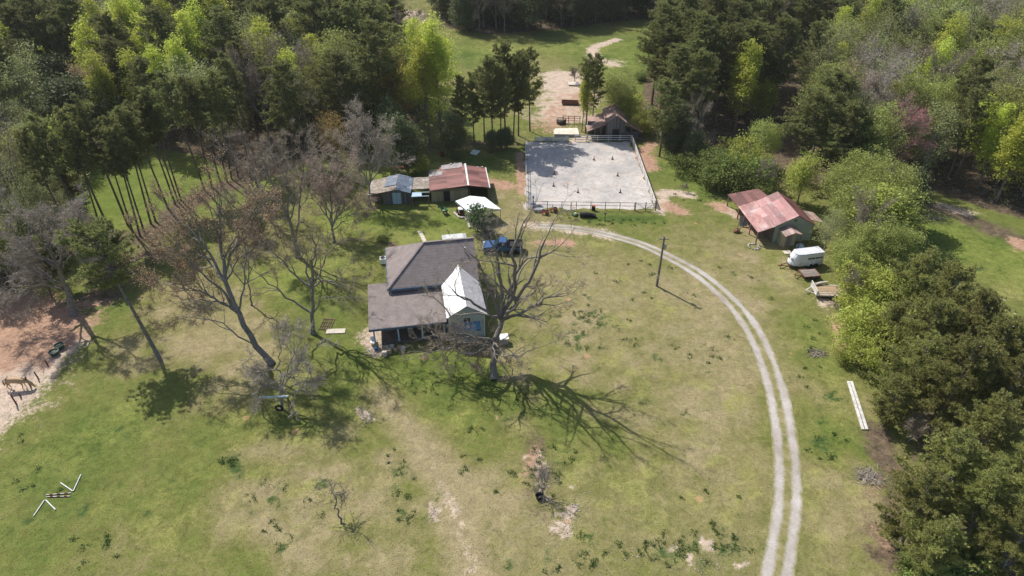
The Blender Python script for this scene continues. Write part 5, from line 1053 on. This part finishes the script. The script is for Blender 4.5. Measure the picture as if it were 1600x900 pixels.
hero('tan grey budding tree at the left corner of the old dark shed', G(577, 322), [V3(577, 290, 3)], [([V3(577, 290, 3), V3(576, 250, 7), V3(575, 205, 11.5)], .16, .03), ([V3(577, 290, 3), V3(555, 250, 7), V3(545, 225, 9.5)], .12, .03), ([V3(577, 290, 3), V3(598, 255, 6.5), V3(612, 230, 9)], .12, .03), ([V3(577, 290, 3), V3(560, 270, 5), V3(535, 260, 6)], .1, .03), ([V3(577, 290, 3), V3(590, 240, 8), V3(598, 210, 10.5)], .1, .03), ([V3(577, 290, 3), V3(563, 230, 8.5), V3(555, 205, 11)], .1, .03)], .2, 91, nch=(7, 4, 3), wig=.14, trop=.03, nt=2, tl=.6, cm='twig_pale', tm='bark_pale', bud=(2, .08, 'bud_grey'), name='budding_tree')
b7 = G(533, 818); hero('thin leafless sapling alone on the near lawn', b7, [V3(528, 795, 1.1)], [([V3(528, 795, 1.1), V3(524, 775, 2.3), V3(520, 752, 3.8)], .065, .02), ([V3(529, 798, 1.0), V3(536, 785, 1.7), V3(538, 770, 2.4)], .02, .008), ([V3(527, 790, 1.4), V3(518, 780, 2.1), V3(508, 770, 2.6)], .02, .008)], .09, 101, levels=1, nch=(9,), wig=.1, trop=.03, nt=5, tl=.4, tw=.018, tm='bark_dark', minr=.014)
b8 = G(848, 775); hero('multi stemmed bare bush in a rock ringed bed on the near lawn', b8, [V3(848, 768, .3)], [([np.array([*b8, .1]), np.array([b8[0]+dx_, b8[1]+dy_, 2.2+dz_])], .04, .012) for dx_, dy_, dz_ in ((-.3,.2,.6),(.2,.3,.8),(.5,.2,.3),(-.1,.5,1.0),(-.6,.1,0),(.1,.7,.5))], .06, 111, levels=1, nch=(7,), wig=.12, trop=.03, nt=5, tl=.4, tw=.012, minr=.008)
p = P(842, 778); t = thing('plant_pot', 'dark pot tipped beside the multi stemmed bare bush', 'pot', (p.x, p.y, .15), 0); m = MB(); m.lathe((0,0,-.15), [(.25,0),(.36,.4),(.31,.4),(.22,.15),(.02,.12)], 14); part(m, 'pot', M['black'], t)
b9 = G(765, 372); hero('low tangled grey bare shrub between the canopy and the blue truck', b9, [V3(765, 368, .3)], [([np.array([*b9, .1]), np.array([b9[0]+dx_, b9[1]+dy_, dz_])], .06, .02) for dx_, dy_, dz_ in ((-2.6,.6,1.5),(-1.5,.8,2.4),(-.3,1.0,3.0),(1.0,.6,2.6),(2.2,.3,1.8),(-2.2,-.6,1.0),(2.7,-.2,1.1),(.4,-.5,1.8))], .1, 121, levels=2, nch=(4, 3), wig=.28, trop=.02, nt=2, tl=.4, tw=.02, ratio=.6, cm='twig_pale', name='bare_shrub')
# leaning pine at left
rg = np.random.default_rng(5); PL = pine(rg, 15.5, .62, 4.6, 1.25, .26); sh = PL[0][0]; PROTO['lean'] = []; proto('lean', *PL, 'bark_dark', 'pine'); NAMES['lean'] = 'pine_tree'; HGT['lean'] = 15.5
o = at_base('lean', 251, 563, 'lone pine with bare leaning trunk and dark crown on the left lawn', h=15.5); o.rotation_euler = (radians(-14), radians(-17), 0)
# magnolia by canopy
rg = np.random.default_rng(6); PROTO['magn'] = []; proto('magn', *broad(rg, 4.6, 1.35, 2.6, 75, 20, .17, .08, spread=.26, multi=2), 'bark_grey', 'magnolia'); NAMES['magn'] = 'magnolia_bush'; HGT['magn'] = 4.8; CATS['magn'] = 'bush'
at_base('magn', 746, 362, 'glossy green bush in front of the white canopy', h=4.6)

# ---- trees that stand out in the photograph
for i, (x, y) in enumerate([(125,392),(140,385),(163,375),(172,362),(209,367),(219,369),(228,370),(236,350),(243,346),(263,326),(274,319),(279,316),(283,313),(320,297),(332,293),(347,292),(355,285),(362,280),(372,276),(390,262),(400,252),(135,350),(200,352)]):
    at_base('row_pine', x, y, 'tall pine with long bare trunk standing in the row along the bright meadow', h=rt.uniform(15.5, 19), group='pines in the row along the meadow')
for x, y, h, l in [(690,215,22,'tallest lime green tree behind the red roofed shed, right one of two'),(672,222,19,'lime green tree behind the red roofed shed, left of the tallest')]: at_base('poplar', x, y, l, h=h, wide=1.1)
for x, y, h in [(160,55,20),(182,75,18),(200,50,20),(222,45,20),(235,75,18),(262,88,16),(300,75,19),(318,55,20),(345,35,22),(492,100,16),(120,45,18)]: at_crown('poplar', x, y, h, 'bright lime green tree among the dark pines of the left wood', group='lime green trees in the left wood', wide=1.15)
at_crown('small_lime', 100, 215, 10, 'bright lime bush tree at the left meadow edge', wide=1.0)
at_crown('gold_tree', 630, 135, 15, 'golden tan budding tree left of the tall lime green trees', wide=.9)
at_crown('gold_tree', 512, 205, 11, 'golden yellow tree at the edge of the dark wood behind the bare trees')
at_crown('evergreen', 632, 215, 10, 'dark evergreen behind the old dark shed', wide=.95); at_crown('evergreen', 708, 205, 8, 'dark evergreen at the foot of the tall lime green trees')
at_crown('evergreen', 610, 185, 10, 'dark evergreen behind the tan grey budding tree'); at_crown('light_bush', 655, 250, 3.4, 'small twiggy green bush behind the left end of the red roof', wide=.8)
for x, y, h, l in [(828,205,16,'pine standing nearest the far left corner of the arena'),(770,232,16.5,'pine in the clump left of the arena with lowest trunk base'),(757,222,14,'short pine at the left end of the clump beside the arena'),(783,232,15,'pine with ivy-dark foot in the clump left of the arena'),(810,212,15,'slim pine behind the nearest arena pine'),(802,220,15.5,'slim pine in the middle of the clump beside the arena'),(741,222,12,'low pine left of the arena clump'),(790,215,17,'tallest pine of the clump left of the arena'),(725,215,11,'small pine between the lime trees and the arena clump')]: at_base('pine', x, y, l, h=h, wide=.85)
for x, y in [(783,235),(768,236),(792,232)]: at_base('evergreen', x, y, 'dark ivy bush at the foot of the arena pines', h=4.2, group='dark bushes under the arena pines', cat='bush')
at_base('row_pine', 915, 208, 'slim pine at the left corner of the hay barn', h=14, wide=1.3); at_base('poplar', 909, 206, 'thin pale green tree beside the slim pine at the hay barn', h=13, wide=.8); at_base('pine', 925, 196, 'pine just behind the hay barn, left side', h=13, wide=.7)
at_crown('pale_tree', 968, 140, 11, 'pale green tree directly behind the hay barn'); at_crown('light_bush', 985, 165, 6, 'light green bush behind the right side of the hay barn'); at_crown('light_bush', 1005, 185, 5, 'light green bush at the right end of the hay barn', wide=.8)
at_base('bush', 1003, 124, 'small dark bush alone in the far field', h=2.2, wide=1.2); at_base('bare_shrub', 898, 130, 'bare scrubby bush beside the dumped pale boards', h=3.5)
at_crown('poplar', 1165, 118, 17, 'bright lime green tree before the dark pines at the right', wide=1.25); at_crown('small_lime', 1195, 150, 9, 'lime green tree lower right of the brightest one', wide=1.1)
for x, y, h, l in [(1085,90,19,'large pine at the right edge of the far field, nearest the field'),(1060,125,17,'dark pine leaning over the right field edge'),(1110,60,20,'large pine behind the right field edge pines'),(1040,170,14,'pine right of the hay barn'),(1100,135,17,'dark pine left of the brightest lime tree'),(1130,95,19,'dark pine behind the brightest lime tree'),(1075,50,19,'pine at the back of the right field edge')]: at_crown('pine', x, y, h, l, wide=1.15)
at_crown('evergreen', 1062, 190, 9, 'dark ivy covered tree right of the arena'); at_crown('evergreen', 1050, 215, 6, 'low dark evergreen at the right end of the arena path'); at_crown('evergreen', 1085, 225, 6, 'dark green shrub mass above the light bushes')
at_crown('bare_tree', 1095, 190, 10, 'silvery bare tree among the evergreens right of the arena', wide=1.0)
at_crown('pale_tree', 1195, 215, 9, 'rounded yellow green tree above the tin roofed barn', wide=1.15); at_crown('light_bush', 1165, 240, 6.5, 'yellow green bush left of the rounded yellow green tree'); 
for x, y, h in [(1105,248,5),(1122,262,5),(1140,250,6),(1160,272,5),(1180,265,5.5),(1090,240,4)]: at_crown('bush', x, y, h, 'green bush along the lawn edge above the tin roofed barn', group='bushes along the lawn edge')
at_crown('bare_tree', 1195, 270, 6, 'small grey bare tree just behind the tin roofed barn'); at_crown('small_lime', 1258, 270, 8.5, 'bright lime tree right behind the tin roofed barn ridge', wide=1.0)
for x, y, h, l in [(1300,170,17,'broad dark pine above the tin roofed barn'),(1275,200,15,'dark pine at the left of the broad dark pine'),(1325,215,14,'dark pine at the right of the broad dark pine'),(1300,240,11,'low dark pine below the broad dark pine')]: at_crown('pine', x, y, h, l, wide=1.4)
at_crown('red_tree', 1402, 215, 12, 'reddish pink budding tree right of the broad dark pine', wide=1.1)
at_crown('small_lime', 1408, 128, 12, 'small vivid lime tree in the right wood'); at_crown('evergreen', 1405, 160, 10, 'dark evergreen below the vivid lime tree')
at_crown('poplar', 1352, 42, 18, 'lime tree near the top of the right wood', wide=1.3); at_crown('poplar', 1415, 40, 16, 'yellow green tree at the top right of the dark pines', wide=1.1)
for x, y, h, l in [(1345,320,10,'large light green tree right of the tin roofed barn'),(1385,290,12,'tallest light green tree of the clump right of the tin roofed barn'),(1410,330,10,'light green tree at the right side of the clump by the field'),(1320,290,10,'light green tree just right of the tin roofed barn roof'),(1365,370,9,'light green tree behind the horse trailer'),(1400,380,8,'light green tree with dark shade side at the small field'),(1330,400,7,'light green tree overhanging the horse trailer'),(1355,265,11,'light green tree at the top of the clump')]: at_crown('pale_tree', x, y, h, l, wide=1.12, var=rt.randrange(3))
at_crown('bare_tree', 1352, 345, 10, 'silvery bare tree poking through the light green clump'); at_crown('small_lime', 1375, 330, 10, 'yellow green tree in the middle of the light green clump', wide=1.4); at_crown('greygreen_tree', 1300, 350, 7, 'thin grey green tree touching the tin barn side roof', wide=1.0); at_crown('evergreen', 1420, 300, 9, 'deeper green tree at the back right of the light clump')
for x, y, h, l in [(1350,430,6,'light bush right of the horse trailer'),(1385,455,6,'light bush between the deck trailer and the dark pines'),(1360,500,5.5,'yellow green bush below the deck trailer'),(1395,510,6,'yellow green bush at the left foot of the big pines'),(1350,545,4,'light green bush on the bare red earth edge'),(1345,470,4,'thin light bush beside the deck trailer')]: at_crown('light_bush', x, y, h, l)
at_crown('bare_tree', 1330, 445, 6, 'thin grey bare tree beside the deck trailer'); at_crown('bare_shrub', 1310, 470, 2.0, 'low grey scrub behind the deck trailer')
NP = [(1430,435,11,'pine nearest the small field, dark round crown'),(1480,470,12,'pine behind the middle big pines'),(1520,520,13,'broad pine at the right wood edge by the field'),(1450,520,12,'pine with olive crown left side of the big group'),(1560,560,13,'big pine at the right picture edge, upper'),(1430,570,10,'olive pine low at the lawn edge'),(1500,590,13,'largest olive pine in the middle of the near right group'),(1575,630,12,'big dark pine at the right edge, middle'),(1530,690,12,'near pine with bright sunlit boughs'),(1590,740,12,'near pine at the right edge'),(1480,740,11,'near pine overhanging the brush pile'),(1440,790,9,'low near pine at the lawn edge'),(1540,790,11,'near pine above the corner bush'),(1600,840,11,'nearest pine at the lower right'),(1460,850,8,'lowest near pine by the bare earth'),(1400,510,8,'small olive pine among the yellow green bushes'),(1400,620,7,'low olive pine at the bare earth edge')]
for x, y, h, l in NP: at_crown('near_pine', x, y, h*.9, l, wide=1.0 if h > 10 else 1.15)
at_crown('bush', 1500, 885, 4, 'pale leafy bush in the lower right corner', wide=1.3); at_crown('bush', 1450, 880, 2.6, 'small leafy bush at the lower right wood edge'); at_base('bare_shrub', 1420, 690, 'grey bare scrub under the near pines beside the long boards', h=3.2, wide=1.2); at_base('bush', 1360, 560, 'low green bush on the lawn edge below the bare red earth', h=2.4)
at_base('bare_shrub', 1068, 300, 'round grey scrub on the slope right of the arena', h=1.4, wide=1.0)
at_base('bush', 598, 378+0, 'dark shrub at the rear left corner of the house', h=1.2)
at_base('bare_tree', 52, 372, 'tall dark trunk with few twigs at the far left meadow', h=19, wide=.8)
for x, y, h in [(30,300,13),(70,270,12),(10,240,13),(20,350,11),(95,330,9)]: at_crown('greygreen_tree', x, y, h, 'grey green young leaved tree at the left edge of the meadow', group='grey green trees left of the meadow')
for x, y, h in [(115,300,9),(85,400,8),(60,420,7)]: at_crown('pine', x, y, h, 'small pine at the left meadow edge', group='small pines left of the meadow', wide=1.3)
for x, y, h, l in [(395,262,13,'grey bare tree at the left of the double trunked one'),(360,330,8,'low grey bare tree behind the tall leaning tree'),(270,400,8,'low tan tree behind the tall leaning tree')]: at_crown('bare_tree' if 'grey' in l else 'tan_tree', x, y, h, l, wide=1.1)
at_base('pine', 180, 430, 'bushy low pine at the edge of the paddock track', h=8, wide=1.6); at_crown('evergreen', 400, 350, 4.0, 'low dark shrub under the grey bare trees', wide=1.2)

# ---- the woods
def wood(poly, n, spacing, mixf, seed, clear=()):
    rg = random.Random(seed); W = [G(*q_) for q_ in poly]; xs = [w[0] for w in W]; ys = [w[1] for w in W]; x0, x1 = max(min(xs), -175), min(max(xs), 175); y0, y1 = min(ys), min(max(ys), 246); k = 0
    for _ in range(n*60):
        if k >= n: break
        x = rg.uniform(x0, x1); y = rg.uniform(y0, y1)
        if abs(x) > .80*y+14: continue
        if not inpoly(W, np.array([x]), np.array([y]))[0]: continue
        if any((x-a)**2+(y-b_)**2 < (spacing*.5+r*.5)**2*(.8 if r < 3 else 1) for a, b_, r in PLACED): continue
        if any(inpoly(C_, np.array([x]), np.array([y]))[0] for C_ in clear): continue
        kind, lab, grp, h, wd = mixf(rg, x, y)
        plant(kind, x, y, lab, h=h, group=grp, wide=wd); PLACED[-1] = (x, y, spacing); k += 1
    print('wood', seed, k)
def pick(rg, opts):
    r = rg.random()*sum(o[0] for o in opts)
    for o in opts:
        r -= o[0]
        if r <= 0: return o
    return opts[-1]
def mixer(where, opts):
    def f(rg, x, y):
        w, kind, desc, h0, h1, wd = pick(rg, opts); return kind, f'{desc} {where}', f'{desc}s {where}', rg.uniform(h0, h1), wd
    return f
fnw = mixer('in the wood left of the far field', [(40,'pine','tall dark pine',16,21,1.2),(20,'poplar','pale lime tree',15,20,1.2),(8,'pale_tree','pale green tree',14,19,1),(8,'bare_tree','grey leafless tree',13,18,1),(24,'evergreen','dark round evergreen',10,15,1.2),(10,'greygreen_tree','thin grey green tree',13,17,1),(4,'tan_tree','tan budding tree',12,16,1)])
fw = mixer('at the far left beside the meadow', [(45,'greygreen_tree','thin grey green tree',10,14,1),(12,'bare_tree','grey leafless tree',10,14,1),(13,'pine','dark pine',10,15,1.2),(30,'pale_tree','pale green tree',9,13,1)])
fn = mixer('along the far edge of the field', [(22,'pine','dark pine',15,19,1.1),(30,'bare_tree','brownish leafless tree',12,16,1),(28,'evergreen','dark tall evergreen',12,17,1.0),(15,'tan_tree','tan budding tree',11,15,1)])
fne1 = mixer('in the wood right of the far field', [(80,'pine','tall dark pine',16,20,1.15),(8,'bare_tree','grey leafless tree',13,17,1),(8,'evergreen','dark round evergreen',8,12,1.1),(4,'pale_tree','pale green tree',12,16,1)])
fne2 = mixer('in the mixed right hand wood', [(34,'greygreen_tree','thin grey green tree',13,19,1.0),(30,'pale_tree','pale green tree',13,18,.95),(7,'greybud_tree','silvery budding tree',12,16,1.1),(4,'tan_tree','tan budding tree',12,16,1.05),(12,'pine','dark pine',14,19,1.1),(10,'poplar','lime green tree',14,19,1.2),(5,'bare_tree','grey leafless tree',12,16,1)])
NE1 = [(1085,-30),(1065,30),(1030,110),(1012,165),(1040,190),(1090,205),(1160,190),(1250,180),(1300,120),(1310,-30)]
NE2 = [(1310,-30),(1300,120),(1250,190),(1280,285),(1330,300),(1430,285),(1500,305),(1560,325),(1640,345),(1800,335),(1800,-30)]
CLR = [[G(*q_) for q_ in ((1195,95),(1290,95),(1300,170),(1200,175))], [G(*q_) for q_ in ((60,180),(165,180),(150,232),(90,240))]]
wood(NW, 330, 4.8, fnw, 1, CLR); wood(WEST, 40, 4.0, fw, 2); wood(NORTH, 170, 3.5, fn, 3); wood(NE1, 110, 5.0, fne1, 4, CLR); wood(NE2, 330, 4.2, fne2, 5)

# ---- ground cover
def underbrush():
    rg = np.random.default_rng(14); Vs = []
    for name, label, mat, seed, n, hz_ in (('underbrush', 'brown leafless underbrush on the floor of the woods', 'twig_brown', 1, 5200, 1.2), ('saplings', 'green saplings and briars growing under the woods', 'greygreen', 2, 2600, 2.2)):
        C = []
        for poly in (NW, WEST, NORTH, NE1, NE2):
            W = [G(*q_) for q_ in poly]; X = rg.uniform(-170, 170, n*2); Y = rg.uniform(80, 235, n*2); k = inpoly(W, X, Y) & (np.abs(X) < .8*Y+12); X, Y = X[k], Y[k]; h = rg.uniform(.2, hz_, len(X)); C.append(np.stack([X, Y, h], 1))
        C = np.concatenate(C)
        if mat == 'greygreen': V, Fa = leaves(rg, C, 16, .5, .16, .3)
        else: V, Fa = blades(rg, C*np.array([1,1,.2]), np.repeat([[0,0,1.]], len(C), 0), 14, 1.1, .05, .9)
        V[:, 2] = np.maximum(V[:, 2], .02); o = link(name, fast_mesh(name, V, Fa, M[mat])); o['kind'] = 'stuff'; o['label'] = label; o['category'] = 'undergrowth'
underbrush()
def tufts(name, label, regions, mat, seed, hgt=.10, n_leaf=9, size=.065):
    rg = np.random.default_rng(seed); C = []
    for (x, y, rx, ry, n) in regions:
        for _ in range(int(n*.55)): a = rg.uniform(0, 2*pi); q_ = sqrt(rg.random()); g_ = G(x+rx*q_*cos(a), y+ry*q_*sin(a)); r = 0 if min(np.hypot(p_[0]-g_[0], p_[1]-g_[1]) for p_ in line) < 1.9 else rg.uniform(.06, .26); k = int(3+r*20) if r else 0; C += [(g_[0]+rg.normal(0, r), g_[1]+rg.normal(0, r), rg.uniform(.03, hgt)) for _ in range(k)]
    V, Fa = leaves(rg, np.array(C), n_leaf, .09, size, .8); V[:, 2] = np.maximum(V[:, 2], .01)
    o = link(name, fast_mesh(name, V, Fa, M[mat])); o['kind'] = 'stuff'; o['label'] = label; o['category'] = 'plants'
tufts('weeds', 'dark green clover and weed tufts scattered over the lawns', [(950,520,60,40,26),(905,500,35,50,20),(1090,860,90,30,40),(930,860,40,30,14),(990,850,50,20,10),(1110,800,60,40,12),(850,880,60,18,8),(640,780,40,40,16),(600,720,30,30,10),(860,720,50,25,24),(780,610,60,20,18),(420,830,40,30,10),(470,800,90,60,14),(690,600,60,20,16),(1000,440,120,40,24),(1060,590,80,60,14),(360,722,14,10,18),(1270,560,30,60,20),(1300,700,40,30,16),(60,720,60,60,14),(110,860,80,30,14),(930,345,60,6,30),(990,350,60,8,20),(1090,290,40,30,24),(840,60,100,30,20),(730,700,30,60,14),(1150,470,60,60,14),(820,760,60,30,16)], 'weed', 3)
def grass_clumps():
    rg = np.random.default_rng(9); W = [G(*q_) for q_ in ((-60,440),(250,300),(560,320),(700,240),(820,300),(830,345),(1020,345),(1060,260),(1280,430),(1370,700),(1420,920),(-60,920))]
    n = 30000; X = rg.uniform(-62, 55, n*3); Y = rg.uniform(28, 112, n*3); k = inpoly(W, X, Y); keep = rg.random(len(X)) < np.clip((110-Y)/60, .15, 1); s = k & keep; X, Y = X[s][:n], Y[s][:n]
    ln = np.array([p_[:2] for p_ in line]); d = np.min(np.hypot(X[:, None]-ln[None, :, 0], Y[:, None]-ln[None, :, 1]), 1); ok = d > 1.3; X, Y = X[ok], Y[ok]
    ar = ~((X > 1) & (X < 24) & (Y > 92)); X, Y = X[ar], Y[ar]; C = np.stack([X, Y, np.zeros(len(X))], 1); D = np.repeat([[0, 0, 1.]], len(X), 0)
    V, Fa = blades(rg, C, D, 5, .065, .03, 1.4); V[:, 2] = np.abs(V[:, 2])+.002; o = link('grass', fast_mesh('grass', V, Fa, M['blade'])); o['kind'] = 'stuff'; o['label'] = 'rough spring grass standing up in small clumps on the lawn'; o['category'] = 'grass'
grass_clumps()
def debris(name, label, regions, mat, seed, size):
    rg = np.random.default_rng(seed); mbs = []; C = []
    for (x, y, rx, ry, n) in regions:
        for _ in range(n): g_ = G(x+rx*rg.normal(0, .5), y+ry*rg.normal(0, .5)); C.append((*g_, rg.uniform(.4, 1.3)*size))
    oc = np.array([(1,0,0),(0,1,0),(-1,0,0),(0,-1,0),(0,0,.8),(0,0,-.3)]); fc = np.array([(0,1,4),(1,2,4),(2,3,4),(3,0,4),(1,0,5),(2,1,5),(3,2,5),(0,3,5)]); C = np.array(C); R_ = rg.uniform(.6, 1.3, (len(C), 6, 1))
    V = (oc[None]*R_*C[:, 2][:, None, None]); V[..., :2] += C[:, None, :2]; V[..., 2] += .01; Fa = (fc[None]+np.arange(len(C))[:, None, None]*6).reshape(-1, 3)
    o = link(name, fast_mesh(name, V.reshape(-1, 3), Fa, M[mat])); o['kind'] = 'stuff'; o['label'] = label; o['category'] = 'stones'
debris('stones', 'small pale stones scattered over the lawn and driveway verge', [(900,790,18,22,60),(885,820,14,22,40),(1100,885,40,14,30),(1000,870,30,10,12),(678,800,6,10,26),(850,745,30,30,30),(640,660,60,30,30),(570,650,16,14,26),(560,620,300,60,40),(1000,700,200,150,40),(300,700,200,150,30),(880,400,80,10,25),(60,628,26,6,26),(1180,385,14,5,20)], 'stone', 4, .07)

# brush piles: sticks heaped on the grass
def brush(label, x, y, r, n, h, mat, seed):
    rg = np.random.default_rng(seed); g_ = G(x, y); segs = []
    for _ in range(n):
        a = rg.uniform(0, 2*pi); q_ = rg.normal(0, r*.35, 2); L = rg.uniform(.5, 1.2)*r; z = abs(rg.normal(0, h*.4)); p0 = np.array([q_[0], q_[1], .03+z*.4]); p1 = p0+np.array([cos(a)*L, sin(a)*L*.6, rg.uniform(-.1, .3)*h]); p1[2] = max(.03, p1[2]); segs.append((np.array([p0, (p0+p1)/2+rg.normal(0, .06, 3), p1]), [.03, .022, .01], 4))
    o = thing('brush_pile', label, 'brush pile', (g_[0], g_[1], 0)); link('sticks', fast_mesh('sticks', *tubes(segs), M[mat]), o)
brush('heap of grey cut sticks on the lawn by the near pines', 1357, 746, 1.3, 150, .6, 'twig_pale', 1)
brush('loose reddish grey stick pile on the lawn between drive and wood', 1277, 552, 1.1, 90, .3, 'twig_brown', 2)
brush('dark brushwood heap beside the tan deck trailer', 1318, 478, 1.4, 130, .7, 'twig_grey', 3)
brush('grey fallen limbs lying by the small field edge', 1450, 340, 2.4, 50, .5, 'twig_pale', 4)
brush('small heap of sticks in the bed behind the multi stemmed bare bush', 850, 740, .8, 60, .3, 'twig_pale', 5)
V, Fa = leaves(np.random.default_rng(3), np.array([[0, 0, .55], [.1, .1, .7], [-.1, 0, .6]]), 26, .16, .09, .5); link('leaves', fast_mesh('leaves', V, Fa, M['magnolia']), POTTED)

# thin spring haze over the valley
hzb = MB(); hzb.box(-700,-300,-1,700,900,52)
hq = bpy.data.materials.new('haze'); hq.use_nodes = True; ht_ = hq.node_tree; ht_.nodes.remove(ht_.nodes['Principled BSDF']); pv = ht_.nodes.new('ShaderNodeVolumePrincipled')
pv.inputs['Density'].default_value = .0001; pv.inputs['Color'].default_value = (.86,.90,.96,1); pv.inputs['Anisotropy'].default_value = .2; ht_.links.new(pv.outputs[0], ht_.nodes['Material Output'].inputs['Volume'])
o = part(hzb, 'haze', hq, None); o['kind'] = 'stuff'; o['label'] = 'thin pale spring haze in the air over the farm'; o['category'] = 'haze'
scene.cycles.volume_bounces = 1
